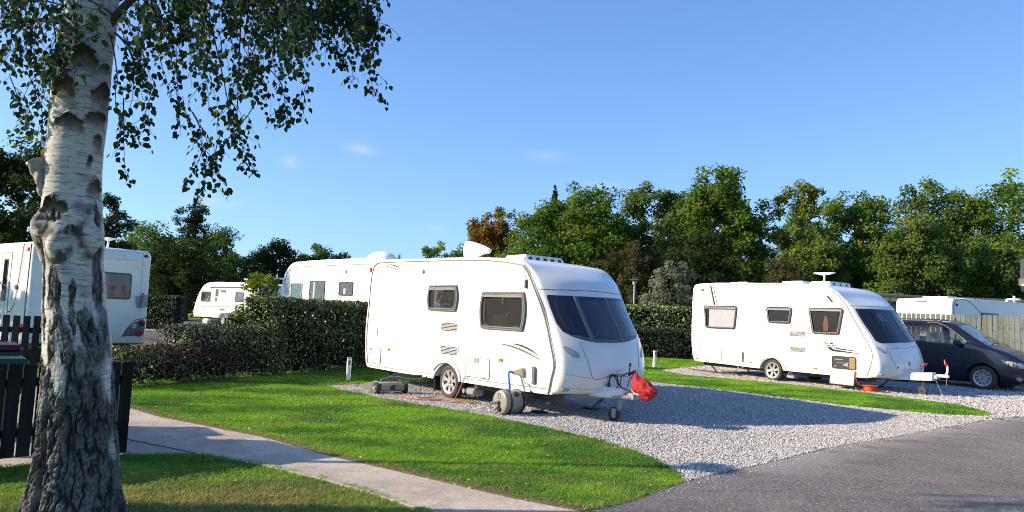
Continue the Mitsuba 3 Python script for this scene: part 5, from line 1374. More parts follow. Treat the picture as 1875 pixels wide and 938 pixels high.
# its nose points to -u: build it mirrored, then turn
sh4 = Shell([(6.9, .5), (6.95, 1.4), (6.93, 2.4), (6.85, 2.8), (6.6, 2.93)], [(6.6, 2.93), (4.3, 2.95), (1.4, 2.97), (.75, 2.96)],
            [(.75, 2.96), (.3, 2.93), (-.05, 2.80), (-.28, 2.62), (-.45, 2.32), (-.55, 1.9), (-.66, 1.3), (-.72, .8), (-.66, .5)], [(-.5, .45), (6.7, .45)], W4, .10, -.22, 2.5, -.03)
add(K + '__body', sh4.mesh, 'm_body', 38, M=M4)
q = spline([(-.42, 2.20), (-.30, 2.49), (-.12, 2.68), (.15, 2.81), (.6, 2.865), (1.4, 2.875), (4, 2.86), (6.8, 2.84)], 60); add(K + '__roof_moulding', tube(np.c_[q[:, 0], np.full(60, -.004), q[:, 1]], .014, 6), 'm_palegrey', M=M4)


def mh_window(p, mat='m_room', name='window', frame='m_frame', extra=None):
    k = add(K + '__' + name, side(p.difference(p.buffer(-.04)), .03, .034), frame, M=M4)
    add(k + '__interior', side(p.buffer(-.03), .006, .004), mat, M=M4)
    if extra is not None:
        add(k + '__curtain', side(extra, .014, .004), 'm_blind', M=M4)
    add(k + '__pane', pane(p.buffer(-.035), .024), 'm_pane', M=M4)


mh_window(rrect(.27, 1.22, 1.35, 2.32, .06), 'm_greenglass', 'cab_window', 'm_palegrey')
mh_window(rrect(1.84, 2.99, 1.72, 2.375, .05), extra=sbox(2.12, 1.76, 2.24, 2.33)); mh_window(rrect(4.02, 4.93, 1.895, 2.32, .05), extra=sbox(4.32, 1.94, 4.46, 2.12))
wsP = Polygon([(.10, 2.35), (2.2, 2.35), (2.25, 1.35), (.05, 1.35)])
fr4 = lambda P, out: trimesh.Trimesh((lambda m: np.stack([2 * sh4.front(m.vertices[:, 1], m.vertices[:, 2]) - m.vertices[:, 0], m.vertices[:, 1], m.vertices[:, 2]], 1))(P), P.faces, process=False)
m = sh4.patch(wsP, .012, .014); add(K + '__windscreen', fr4(m, 0), 'm_greenglass', M=M4)
add(K + '__wing_mirror', cat([tube(spline([(-.30, -.02, 2.42), (-.55, -.20, 2.47), (-.72, -.28, 2.40), (-.75, -.3, 2.1)], 20), .035, 8), bx(-.80, -.68, -.40, -.18, 1.92, 2.36, .05)]), 'm_white', M=M4)
add(K + '__wing_mirror__glass', bx(-.685, -.672, -.38, -.20, 1.96, 2.32), 'm_tinted', M=M4)
d_ = trimesh.creation.icosphere(subdivisions=3); d_.vertices = d_.vertices * np.array([.60, .42, .26]) + [5.25, .75, 3.05]; add(K + '__roof_dome', d_, 'm_white', True, M=M4)
add(K + '__roof_hatch', bx(3.7, 4.6, .6, 1.2, 2.94, 3.02, .03), 'm_white', M=M4)
add(K + '__side_lamp', side(disc(4.42, 2.645, .05), .03, .03), 'm_palegrey', M=M4)
chassis(K, M4, -.4, 6.7, W4, 5.2, .45)
for u in (.35, 5.2): wheel(K, M4, u, .34, .0, .34, .21, .2, 5)

# ---- distant twin-axle caravan
M5 = pose(-21.0, 50.0, 0, (math.sin(math.radians(44)), -math.cos(math.radians(44))))
W5 = 2.3
K = 'touring_caravan_003'
tag(K, 'small-looking distant white caravan with two axles, beyond the left hedges', 'caravan')
sh5 = Shell([(7.4, .6), (7.5, 1.2), (7.5, 2.2), (7.4, 2.6), (7.2, 2.76)], [(7.2, 2.76), (4, 2.82), (1.0, 2.85), (.2, 2.85)],
            [(.2, 2.85), (-.4, 2.82), (-1.05, 2.72), (-1.5, 2.56), (-1.9, 2.30), (-2.4, 1.8), (-2.75, 1.26), (-2.93, .85), (-2.86, .55), (-2.7, .48)], [(-2.5, .46), (1.5, .48), (7.2, .56)], W5, .08, -.2, 2.4, -.03)
add(K + '__body', sh5.mesh, 'm_body', 38, M=M5)
def far_window(p):
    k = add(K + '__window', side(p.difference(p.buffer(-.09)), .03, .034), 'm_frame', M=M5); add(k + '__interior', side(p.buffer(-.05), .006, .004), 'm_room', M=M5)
    x0, z0, x1, z1 = p.bounds; add(k + '__curtain', side(sbox(x0 + .5 * (x1 - x0) - .1, z0 + .1, x1 - .15, z1 - .1), .012, .004), 'm_curtain', M=M5); add(k + '__pane', pane(p.buffer(-.06), .022), 'm_pane', M=M5)
far_window(rrect(-1.72, -.02, 1.54, 2.26, .12)); far_window(rrect(4.15, 5.42, 1.6, 2.25, .10))
dp = rrect(.62, 1.62, .58, 2.46, .05)
k = add(K + '__door', side(dp.difference(dp.buffer(-.025)), .012, .014), 'm_palegrey', M=M5); add(k + '__window', side(rrect(.80, 1.30, 1.92, 2.42, .04), .02, .02), 'm_frame', M=M5); add(k + '__handle', side(rrect(.80, 1.15, 1.58, 1.86, .05), .03, .03), 'm_trim', M=M5)
add(K + '__vent', side(sbox(1.68, 2.19, 2.53, 2.40), .012, .014), 'm_trim', M=M5); add(K + '__vent', side(sbox(1.72, .97, 2.55, 1.12), .012, .014), 'm_trim', M=M5)
p = rrect(-2.22, -1.06, .60, .99, .05); add(K + '__locker_door', side(p.difference(p.buffer(-.03)), .014, .016), 'm_trim', M=M5)
add(K + '__waist_stripe', cat([side(LineString([(-1.5, 1.15), (-.6, 1.21), (1.5, 1.23), (3.5, 1.30), (5.4, 1.46)]).buffer(.022), .003, .002)]), 'm_decalgrey', M=M5)
add(K + '__awning_case', bx(-.2, 7.0, -.08, .02, 2.58, 2.72, .03), 'm_white', M=M5); add(K + '__awning_case__edge', bx(-.2, 7.0, -.085, .0, 2.545, 2.575), 'm_frame', M=M5)
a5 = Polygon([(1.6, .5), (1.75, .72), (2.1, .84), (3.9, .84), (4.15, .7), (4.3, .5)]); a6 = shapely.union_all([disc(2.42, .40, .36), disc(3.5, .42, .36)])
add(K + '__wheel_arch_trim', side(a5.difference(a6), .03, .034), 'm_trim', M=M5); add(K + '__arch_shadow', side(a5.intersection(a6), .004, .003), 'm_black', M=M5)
for u in (2.42, 3.5): wheel(K, M5, u, .33, -.02, .33, .25, .2, 6)
aerial(K, M5, 3.4, 1.0, 2.86, 1.25)
chassis(K, M5, -2.5, 7.2, W5, 3.0, .45); steady(K, M5, -1.0, .3, .45, -.1, mat='m_darkmetal'); steady(K, M5, 6.5, .3, .5, .2, mat='m_darkmetal')
add(K + '__chemical_container', bx(-.3, .5, -.35, -.05, .02, .36, .08), 'm_white', M=M5)

# ---- caravan behind the right-hand fence: only its roof shows
M6 = pose(15.0, 24.1, 0, (.88, .47))
K = 'touring_caravan_004'
tag(K, 'white caravan hidden up to its roof behind the picket fence on the right', 'caravan')
sh6 = Shell([(.0, .5), (-.02, 1.0), (-.02, 1.8), (.0, 2.45), (.03, 2.66), (.12, 2.74)], [(.12, 2.74), (1.5, 2.77), (4.5, 2.79), (5.4, 2.78)], [(5.4, 2.78), (5.7, 2.7), (5.9, 2.4), (6.1, 1.5), (6.1, .6)], [(5.9, .42), (.1, .42)], 2.02, .05, .1, 2.5, .06)
add(K + '__body', sh6.mesh, 'm_body', 38, M=M6)
q = spline([(.08, 2.0), (.085, 2.40), (.14, 2.6), (.30, 2.69), (.8, 2.72), (5.3, 2.73)], 50); add(K + '__awning_rail', tube(np.c_[q[:, 0], np.full(50, -.004), q[:, 1]], .010, 6), 'm_trim', M=M6)
add(K + '__corner_lamp', side(disc(.26, 2.53, .045), .03, .03), 'm_decal', M=M6)
add(K + '__window', side(rrect(1.75, 2.75, 1.7, 2.33, .05), .04, .044), 'm_frame', M=M6); add(K + '__window__pane', side(rrect(1.8, 2.7, 1.75, 2.28, .04), .044, .01), 'm_tinted', M=M6)
add(K + '__roof_vent', bx(1.55, 2.2, .5, 1.1, 2.77, 2.83, .025), 'm_white', M=M6); add(K + '__roof_vent', bx(.25, .9, .3, 1.2, 2.76, 2.83, .03), 'm_white', M=M6)
add(K + '__roof_pipe', tube([(3.75, .2, 2.76), (3.75, .2, 2.88)], .05, 10), 'm_white', M=M6)
k = add(K + '__aerial', tube([(4.45, .3, 2.76), (4.45, .3, 3.05)], .04, 8), 'm_white', M=M6)
hd = lathe([(.02, -.02), (.2, -.01), (.24, .02), (.2, .05), (.02, .07)], 20, 'z'); hd.apply_translation([4.42, .3, 2.90]); add(k + '__head', hd, 'm_white', 40, M=M6)
add(K + '__end_crease', cat([tube(np.c_[np.full(20, -.085), spline([(.15, 2.58), (.7, 2.62), (1.3, 2.62), (1.9, 2.58)], 20)], .006, 5), tube(np.c_[np.full(20, -.075), spline([(.3, 2.30), (.9, 2.38), (1.7, 2.28)], 20)], .006, 5)]), 'm_palegrey', M=M6)
add(K + '__end_lamp', bx(-.10, -.07, .85, 1.2, 2.615, 2.64, .005), 'm_wood', M=M6)
# ------------------------------------------------------------------ the dark people carrier
MC = pose(13.256 + .788 * 0, 19.977, 0, (math.sin(math.radians(38)), -math.cos(math.radians(38))))   # X forward, Y to its left (away); near wheel face at Y = 0
HW = .98
K = 'people_carrier'
tag(K, 'dark grey people carrier parked behind the farther caravan, in front of the picket fence', 'car')
xs = np.r_[np.linspace(-4.02, -3.6, 6)[:-1], np.linspace(-3.6, .55, 40)[:-1], np.linspace(.55, .98, 12)]
top = CubicSpline([-4.05, -3.95, -3.75, -3.4, -2.5, -1.7, -1.2, -.9, -.72, -.45, -.15, .12, .22, .4, .6, .8, .93, 1.0], [.95, 1.20, 1.62, 1.84, 1.90, 1.905, 1.89, 1.85, 1.79, 1.61, 1.405, 1.245, 1.20, 1.145, 1.06, .93, .80, .66])
half = CubicSpline([-4.05, -3.9, -3.5, -2, 0, .3, .55, .75, .9, 1.0], [.80, .89, .955, .985, .98, .962, .90, .78, .60, .34])
bot = lambda x: .20 + .08 * np.clip((x - .4) / .6, 0, 1) + .1 * np.clip((-3.6 - x) / .5, 0, 1)
rows = []
for x in xs:
    zt, w, zb = float(top(x)), float(half(x)), float(bot(x))
    zbelt = min(1.17 - .03 * np.clip(x, -4, .5), zt - .06)
    gh = np.clip((zt - zbelt - .1) / .45, 0, 1)
    wr = w - .055 - .20 * gh
    P = [(0, zb - .02), (w * .75, zb), (w - .06, zb + .03), (w - .012, zb + .16), (w + .004, .55 if zt > .8 else (zb + zt) / 2), (w, min(.85, zt - .12)), (w - .03, zbelt),
         (w - .045 - .10 * gh, zbelt + (zt - zbelt) * .55), (wr, zt - .055 - .05 * gh), (wr - .10, zt - .015 - .01 * gh), (wr * .5, zt + .012), (0, zt + .018)]
    P = np.array(P); P[:, 1] = np.maximum.accumulate(np.minimum(P[:, 1], zt + .018) * 1.0)
    rows.append(chord(spline(P, 60) * 0 + chord(P, 60), 44))
rows = np.array(rows)
from scipy.ndimage import gaussian_filter1d
rows = gaussian_filter1d(rows, 1.0, axis=1, mode='nearest'); rows[:, 0, 0] = 0; rows[:, -1, 0] = 0


def car_solid(off):
    L = []
    for k, x in enumerate(xs):
        r = rows[k]; t = np.gradient(r, axis=0); t /= np.maximum(np.linalg.norm(t, axis=1, keepdims=True), 1e-9)
        q = r - np.c_[t[:, 1], -t[:, 0]] * off
        q[:, 0] = np.maximum(q[:, 0], 0); q[0, 0] = q[-1, 0] = 0
        xx = np.clip(x, xs[0] + off, xs[-1] - off)
        L.append(np.vstack([np.c_[np.full(44, xx), HW - q[:, 0], q[:, 1]], np.c_[np.full(42, xx), HW + q[1:-1, 0], q[1:-1, 1]][::-1]]))
    L = np.array(L); m_, n_ = L.shape[:2]
    i, j = np.meshgrid(np.arange(m_ - 1), np.arange(n_), indexing='ij'); a, b = i * n_ + j, i * n_ + (j + 1) % n_
    F = np.vstack([np.stack([a, b, b + n_], -1).reshape(-1, 3), np.stack([a, b + n_, a + n_], -1).reshape(-1, 3)])
    V = np.vstack([L.reshape(-1, 3), L[0].mean(0), L[-1].mean(0)]); c0 = m_ * n_; j = np.arange(n_)
    F = np.vstack([F, np.stack([np.full(n_, c0), (j + 1) % n_, j], 1), np.stack([np.full(n_, c0 + 1), (m_ - 1) * n_ + j, (m_ - 1) * n_ + (j + 1) % n_], 1)])
    m = trimesh.Trimesh(V, F, process=False)
    if m.volume < 0: m.invert()
    return manifold3d.Manifold(manifold3d.Mesh(m.vertices.astype(np.float32), m.faces.astype(np.uint32)))


def prism_y(poly, y0, y1):
    """A polygon in (x, z) extruded across the car."""
    m = extr(poly, y1 - y0); v = m.vertices
    m.vertices = np.stack([v[:, 0], y1 - v[:, 2], v[:, 1]], 1)
    if m.volume < 0: m.invert()
    return man_of(m)


OUT_, IN_, SK, GL = car_solid(0), car_solid(.045), car_solid(.012), car_solid(.006)
hollow = IN_ ^ man_of(bx(-3.9, .12, 0, 2 * HW, .35, 2.2))
body = OUT_ - hollow
arches = prism_y(disc(0, .34, .415, 48), -.2, 2 * HW + .2) + prism_y(disc(-3.05, .34, .415, 48), -.2, 2 * HW + .2)
body = body - (arches - man_of(bx(-4.2, 1.2, .34, 2 * HW - .34, 0, 1)))
front_glass = Polygon([(-1.50, 1.25), (-1.47, 1.80), (-1.08, 1.765), (-.82, 1.62), (-.36, 1.255), (-.38, 1.235)])
rear_glass = Polygon([(-2.85, 1.25), (-2.80, 1.80), (-1.66, 1.805), (-1.66, 1.25)]).buffer(-.03).buffer(.03)
quarter = Polygon([(-3.72, 1.28), (-3.55, 1.72), (-2.95, 1.79), (-2.98, 1.26)]).buffer(-.03).buffer(.03)
side_g = [prism_y(p, -.3, 2 * HW + .3) for p in (front_glass, rear_glass, quarter)]
wsx = Polygon([(-.80, 1.81), (.06, 1.262), (.20, 1.45), (-.60, 2.05)])
ws = prism_y(wsx, .30, 2 * HW - .30)
hull = lambda P: man_of(trimesh.convex.convex_hull(np.array(P)))
ws = hull([(-.76, HW - .60, 1.70), (-.76, HW + .60, 1.70), (-.76, HW - .60, 2.1), (-.76, HW + .60, 2.1), (.10, HW - .80, 1.262), (.10, HW + .80, 1.262), (.3, HW - .80, 1.6), (.3, HW + .80, 1.6), (.02, HW - .80, 1.262), (.02, HW + .80, 1.262)])
cuts_ = [*side_g, ws]
shell_glass = GL - IN_
inner_box = man_of(bx(-3.9, .14, -.3, 2 * HW + .3, 1.2, 2.1))
parts_g = [shell_glass ^ c for c in cuts_]
for c in cuts_:
    body = body - ((OUT_ - car_solid(.06)) ^ c)
groove = OUT_ - SK


def seam(pts, w=.006):
    return groove ^ prism_y(LineString(pts).buffer(w), -.3, HW)


seams = seam([(-.33, .25), (-.30, .95), (-.36, 1.22)]) + seam([(-1.60, .25), (-1.60, 1.86)]) + seam([(-1.60, .25), (-.33, .25)]) + seam([(-2.9, .27), (-2.9, 1.2)]) + seam([(.40, .62), (.62, .60), (1.0, .62)], .007) + seam([(.43, .62), (.50, .68)], .007) + seam([(-.2, 1.19), (.3, 1.10), (.62, .90)], .005)
body = body - seams
HLP = Polygon([(.46, .87), (.50, .80), (.66, .71), (.85, .665), (1.0, .68), (1.0, .80), (.86, .80), (.66, .84)])
hl = prism_y(HLP, -.3, 2 * HW + .3) ^ man_of(bx(.3, 1.1, -.3, .75, .3, 1.3))
hl2 = prism_y(HLP, -.3, 2 * HW + .3) ^ man_of(bx(.3, 1.1, 2 * HW - .75, 3, .3, 1.3))
lampshell = OUT_ - car_solid(.05)
fog = prism_y(disc(.80, .37, .055), -.3, 3)
body = body - (lampshell ^ (hl + hl2)) - (lampshell ^ fog)
trimb = prism_y(Polygon([(-2.7, .585), (-.42, .585), (-.42, .64), (-2.7, .64)]), -.3, 3)
add(K + '__body', mesh_of(body), 'm_carpaint', 32, M=MC)
for nm, gm, mt in (('side_window', parts_g[0], 'm_carglass'), ('rear_side_window', parts_g[1], 'm_privacy'), ('quarter_window', parts_g[2], 'm_privacy'), ('windscreen', parts_g[3], 'm_carglass')):
    # a pane is the outer skin only
    sheet_ = gm
    m = mesh_of(sheet_)
    if len(m.faces):
        c = m.triangles_center; n = m.face_normals
        mid = np.array([(xs[0] + xs[-1]) / 2, HW, 1.1])
        keep = (((c - mid) * n) @ np.array([.3, 1, .6])) > -9
        d = (c - np.array([np.nan, HW, 1.0]))
        outward = n[:, 1] * (c[:, 1] - HW) + n[:, 2] * .4 + n[:, 0] * (c[:, 0] > -.9) * .5
        k_ = (outward > .02) & (np.abs(n[:, 1]) + np.abs(n[:, 2]) + np.abs(n[:, 0]) > 0) & ~((np.abs(n[:, 0]) > .9) & (nm != 'windscreen'))
        add(K + '__' + nm, trimesh.Trimesh(m.vertices, m.faces[k_], process=False), mt, 40, M=MC)
hlm = lampshell ^ hl; hlm2 = lampshell ^ hl2
k = add(K + '__headlight', mesh_of(hlm), 'm_lamp', 30, M=MC)
add(k + '__reflector', cat([lathe([(.0, 0), (.05, .004), (.06, .02)], 18, 'x').apply_translation([.70, .10, .76])]), 'm_alu', M=MC)
add(K + '__headlight', mesh_of(hlm2), 'm_lamp', 30, M=MC)
add(K + '__fog_lamp', mesh_of(lampshell ^ (fog ^ man_of(bx(.3, 1.2, -.3, .8, 0, 1)))), 'm_lamp', 30, M=MC)
side_y = lambda x, z: float(HW - np.interp(z, rows[np.abs(xs - x).argmin()][:30, 1], rows[np.abs(xs - x).argmin()][:30, 0]))
y0 = side_y(-.9, .6)
add(K + '__door_moulding', bx(-1.56, -.40, y0 - .014, y0 + .01, .59, .64, .006), 'm_carpaint', M=MC); add(K + '__door_moulding', bx(-2.85, -1.64, y0 - .014, y0 + .01, .59, .64, .006), 'm_carpaint', M=MC)
yh = side_y(-1.45, .98)
add(K + '__door_handle', cat([tube(spline([(-1.55, yh + .0, .985), (-1.50, yh - .035, .99), (-1.36, yh - .035, .985), (-1.31, yh, .98)], 14), .014, 8), bx(-1.52, -1.34, yh - .004, yh + .02, .955, 1.01, .004)]), 'm_carpaint', M=MC)
ym = side_y(-.5, 1.2)
k = add(K + '__door_mirror', bx(-.66, -.50, ym - .24, ym - .03, 1.20, 1.36, .045), 'm_cartrim', 30, M=MC); add(k + '__arm', bx(-.60, -.50, ym - .06, ym + .05, 1.20, 1.25, .01), 'm_cartrim', M=MC); add(k + '__glass', bx(-.665, -.658, ym - .22, ym - .05, 1.22, 1.34), 'm_alu', M=MC)
add(K + '__door_mirror', bx(-.66, -.50, 2 * HW - ym + .03, 2 * HW - ym + .24, 1.20, 1.36, .045), 'm_cartrim', 30, M=MC)
rr_ = [(x, side_y(x, float(top(x)) - .12) + .10, float(top(x)) + .028) for x in np.linspace(-3.1, -1.05, 20)]
rr_ = np.array(rr_); rr_[0, 2] -= .05; rr_[-1, 2] -= .05
add(K + '__roof_rail', tube(rr_, .016, 6), 'm_cartrim', M=MC); r3 = rr_.copy(); r3[:, 1] = 2 * HW - r3[:, 1]; add(K + '__roof_rail', tube(r3, .016, 6), 'm_cartrim', M=MC)
for xx_ in (-1.5, -2.5):
    y_ = rr_[np.abs(rr_[:, 0] - xx_).argmin(), 1]; add(K + '__roof_bar', bx(xx_ - .025, xx_ + .025, y_, 2 * HW - y_, float(top(xx_)) + .035, float(top(xx_)) + .06, .01), 'm_cartrim', M=MC)
# chrome line over the front window, wiper, interior
cl_ = [(x, side_y(x, z) - .012, z) for x, z in ((-1.45, 1.835), (-1.06, 1.80), (-.80, 1.65), (-.60, 1.49), (-.40, 1.32))]
add(K + '__window_trim', tube(spline(cl_, 24), .010, 6), 'm_alu', M=MC)
add(K + '__wiper', tube([(.10, HW - .5, 1.285), (.02, HW - .1, 1.32), (.0, HW + .3, 1.33)], .012, 6), 'm_black', M=MC)
add(K + '__dashboard', bx(-.38, .06, .22, 2 * HW - .22, .9, 1.19, .05), 'm_seat', M=MC)
add(K + '__cabin_floor', bx(-3.85, .05, .12, 2 * HW - .12, .36, .42), 'm_seat', M=MC)
for x in (-1.25, -2.3):
    for y in (.52, 2 * HW - .52):
        k = add(K + '__seat', cat([bx(x - .28, x + .30, y - .26, y + .26, .5, .78, .06), trimesh.convex.convex_hull(np.vstack([bx(x - .34, x - .22, y - .25, y + .25, .70, .74).vertices, bx(x - .50, x - .42, y - .20, y + .20, 1.28, 1.34).vertices]))]), 'm_seat', 30, M=MC)
        add(k + '__headrest', bx(x - .56, x - .46, y - .14, y + .14, 1.38, 1.56, .04), 'm_seat', 30, M=MC)
sw = lathe([(.175, -.012), (.19, 0), (.175, .012), (.165, 0), (.175, -.012)], 24, 'x'); sw.apply_translation([-.55, .52, 1.14]); add(K + '__steering_wheel', sw, 'm_black', True, M=MC)
add(K + '__underbody', cat([bx(-3.9, .8, .36, 2 * HW - .36, .18, .34), bx(-.45, .45, .36, .42, .2, .8), bx(-3.5, -2.6, .36, .42, .2, .8)]), 'm_black', M=MC)
for x in (0, -3.05):
    wheel(K, MC, x, .345, .015, .345, .225, .215, 10, True); wheel(K, MC, x, .345, 2 * HW - .015, .345, .225, .215, 10, True, facing=1)
add(K + '__grille', bx(.93, .985, HW - .32, HW + .32, .60, .74, .01), 'm_black', M=MC)

# ------------------------------------------------------------------ fences
def picket_run(key, A, B, z0, z1, pitch, w, th, mat, rails, g, cap=None):
    A, B = np.array(A, float), np.array(B, float); L = np.linalg.norm(B - A); n = int(L / pitch)
    M = pose(A[0], A[1], 0, B - A)
    ks = []
    for i in range(n):
        x = i * pitch + pitch / 2
        a, b = g.normal(0, .004), g.normal(0, .006)
        p = bx(-w / 2, w / 2, -th / 2, th / 2, z0 + abs(b), z1 + b, .004)
        p.apply_transform(trimesh.transformations.rotation_matrix(a, [0, 1, 0], [0, 0, z0])); p.apply_translation([x, -th * .5 - .001, 0])
        ks.append(add(key + '__picket', p, mat, M=M))
    for z, h in rails:
        add(key + '__rail', bx(-.02, n * pitch + .02, .001, .04, z - h / 2, z + h / 2, .005), mat, M=M)
    return M, n * pitch


g = np.random.default_rng(21)
tag('picket_fence', 'weathered grey-green picket fence behind the dark car', 'fence')
Mf, Lf = picket_run('picket_fence', (11.55, 26.12), (18.4, 19.2), .06, 2.17, .145, .118, .02, 'm_picket', ((1.78, .09), (1.05, .09), (.35, .09)), g)
for x in np.arange(.4, Lf, 1.9):
    add('picket_fence__post', bx(x - .05, x + .05, .042, .142, 0, 2.05, .006), 'm_picket', M=Mf)

tag('dark_fence', 'black-stained picket fence in front of the caravan behind the birch', 'fence')
picket_run('dark_fence', (-9.2, 9.75), (-5.75, 10.1), .12, 1.2, .134, .088, .02, 'm_darkwood', ((1.0, .075), (.60, .09)), g)
tag('bin_screen', 'low screen of wide black-green boards beside the birch trunk', 'fence')
A, B = np.array([-4.98, 5.55]), np.array([-3.735, 7.03]); L = np.linalg.norm(B - A); Mb = pose(A[0], A[1], 0, B - A)
n = int(L / .118)
for i in range(n):
    x = i * .118 + .02
    add('bin_screen__board', bx(x, x + .104, -.012, .012, .07, .885 + g.normal(0, .003), .004), 'm_darkwood', M=Mb)
for z in (.72, .28):
    add('bin_screen__rail', bx(0, L, .013, .05, z - .04, z + .04, .004), 'm_darkwood', M=Mb)
add('bin_screen__end_post', bx(L - .03, L + .07, -.03, .07, .0, .885, .006), 'm_darkwood', M=Mb)
# its return side going back
Mr = pose(B[0], B[1], 0, (-.80, .60))
for i in range(9):
    x = .1 + i * .118
    add('bin_screen__board', bx(x, x + .104, -.012, .012, .07, .885, .004), 'm_darkwood', M=Mr)
add('bin_screen__rail', bx(.0, 1.15, -.05, -.013, .68, .76, .004), 'm_darkwood', M=Mr)


def wheelie(key, label, x, y, rot, h, mat, lid):
    M = pose(x, y, 0.012, (math.cos(rot), math.sin(rot)))
    tag(key, label, 'bin')
    add(key + '__body', trimesh.convex.convex_hull(np.vstack([bx(-.2, .2, -.24, .24, .06, .1).vertices, bx(-.26, .26, -.30, .30, h - .1, h - .08).vertices])), mat, M=M)
    add(key + '__lid', bx(-.29, .29, -.33, .33, h - .08, h, .03), lid, 30, M=M)
    add(key + '__handle', tube([(-.24, .36, h - .04), (.24, .36, h - .04)], .02, 8), lid, M=M)
    for s_ in (-.2, .2):
        wv = lathe([(.02, -.03), (.09, -.03), (.10, 0), (.09, .03), (.02, .03)], 20, 'x'); wv.apply_translation([s_, .26, .10]); add(key + '__wheel', wv, 'm_rubber', M=M)


wheelie('wheelie_bin', 'dark green wheelie bin just behind the low black board screen', -5.40, 7.55, .7, .82, 'm_bin', 'm_bin')
wheelie('wheelie_bin_001', 'wheelie bin with a dark red lid at the left edge of the picture', -5.75, 7.95, .7, .93, 'm_bin', 'm_binred')

# ------------------------------------------------------------------ buildings at the right
tag('timber_shed', 'low dark-roofed green timber shed behind the fenced-off caravan', 'shed')
Ms = pose(16.8, 34.6, 0, (.95, -.06))
for i in range(14):
    add('timber_shed__board', bx(0, 11, -.02 - .008 * (i % 2), .02, i * .2, i * .2 + .205, .004), 'm_picket', M=Ms)
add('timber_shed__wall', bx(.05, 10.95, .03, 4, 0, 2.9), 'm_roofgrey', M=Ms)
add('timber_shed__fascia', bx(-.2, 2.1, -.25, -.20, 2.98, 3.36, .01), 'm_picket', M=Ms); add('timber_shed__fascia', bx(2.1, 11.2, -.25, -.20, 3.0, 3.22, .01), 'm_roofgrey', M=Ms)
rf = bx(-.25, 11.25, -.28, 4.2, 3.22, 3.30); rf.vertices[:, 2] += np.clip(rf.vertices[:, 1], 0, 9) * .06; add('timber_shed__roof', rf, 'm_roofgrey', M=Ms)
add('timber_shed__drainpipe', tube([(1.35, -.30, 3.0), (1.35, -.16, 2.8), (1.35, -.08, .1)], .035, 8), 'm_roofgrey', M=Ms)

tag('gable_lodge', 'corner of a white lodge with a grey eaves board at the right edge', 'house')
Mg = pose(21.9, 30.2, 0, (.81, -.59))
add('gable_lodge__wall', bx(.35, 6, 0, 5, 0, 3.62), 'm_white', M=Mg)
rf = np.array([(-.15, -.4, 3.72), (-.15, -.4, 3.98), (-.15, 5.4, 3.72), (-.15, 5.4, 3.98), (-.15, 2.5, 4.9), (-.15, 2.5, 5.1)]); rf = np.vstack([rf, rf + [7, 0, 0]])
add('gable_lodge__roof', trimesh.convex.convex_hull(rf), 'm_roofgrey', M=Mg)
add('gable_lodge__eaves_board', bx(-.2, 6.9, -.48, -.41, 3.70, 4.0, .01), 'm_picket', M=Mg); add('gable_lodge__gutter', tube([(-.1, -.54, 3.72), (6.9, -.54, 3.70)], .05, 10), 'm_white', M=Mg)
add('gable_lodge__downpipe', tube(spline([(.2, -.52, 3.68), (.22, -.40, 3.5), (.36, -.07, 3.4), (.40, -.05, 3.0), (.40, -.05, .2)], 24), .04, 8), 'm_white', M=Mg)


# ------------------------------------------------------------------ lamp posts, marker posts
def lamp_post(key, label, x, y, h):
    M = pose(x, y)
    tag(key, label, 'lamp post')
    add(key + '__pole', tube([(0, 0, 0), (0, 0, h - .3)], [.057, .05], 10), 'm_galv', M=M)
    add(key + '__lantern', lathe([(.04, h - .32), (.10, h - .28), (.11, h - .08), (.10, h - .06)], 16, 'z'), 'm_palegrey', 40, M=M)
    add(key + '__hood', lathe([(.02, h + .01), (.20, h - .03), (.27, h - .07), (.26, h - .085), (.05, h - .07)], 20, 'z'), 'm_roofgrey', 40, M=M)
    add(key + '__base', lathe([(.09, 0), (.09, .5), (.05, .55)], 12, 'z'), 'm_galv', 40, M=M)


lamp_post('lamp_post', 'slim grey lamp post standing behind the light green hedge', 5.93, 34.0, 3.52)
lamp_post('lamp_post_001', 'slim grey lamp post beside the path, past the left edge of the picture', -6.15, 6.45, 3.6)

for i, (x, y, h, lab) in enumerate(((-3.28, 14.89, .47, 'short white marker post in front of the tall hedge'), (4.85, 23.6, .55, 'short white marker post on the lawn between the two nearer caravans'))):
    key = 'marker_post' + ('_%03d' % i if i else '')
    M = pose(x, y, 0, (1, .3)); tag(key, lab, 'marker post')
    add(key + '__post', bx(-.045, .045, -.045, .045, 0, h, .012), 'm_white', M=M)
    add(key + '__label_plate', bx(-.025, .025, -.049, -.044, h - .13, h - .04, .001), 'm_trim', M=M)
    add(key + '__cap', bx(-.05, .05, -.05, .05, h, h + .02, .008), 'm_palegrey', M=M)

# ------------------------------------------------------------------ camping gear round the nearer caravan
# rolling water barrel
ax = np.array([.777, .629, 0]); c0 = np.array([-.10, 10.83, .193])
Mw = np.eye(4); Mw[:3, 0] = ax; Mw[:3, 1] = [-ax[1], ax[0], 0]; Mw[:3, 3] = c0
K = 'water_barrel'
tag(K, 'beige rolling water barrel with black tyre bands, standing before the nearer caravan', 'water barrel')
add(K + '__drum', lathe([(0, .0), (.10, .004), (.150, .004), (.172, .018), (.182, .05), (.184, .09), (.176, .115), (.176, .30), (.184, .33), (.182, .37), (.165, .40), (0, .405)], 44, 'x'), 'm_beige', 40, M=Mw)
for x in (.105, .345):
    add(K + '__tyre_band', lathe([(.174, x - .022), (.191, x - .018), (.193, x), (.191, x + .018), (.174, x + .022)], 44, 'x'), 'm_black', 40, M=Mw)
add(K + '__filler_cap', cat([lathe([(0, -.03), (.03, -.028), (.036, -.01), (.036, .005)], 20, 'x').apply_translation([0, -.02, -.10])]), 'm_black', 40, M=Mw)
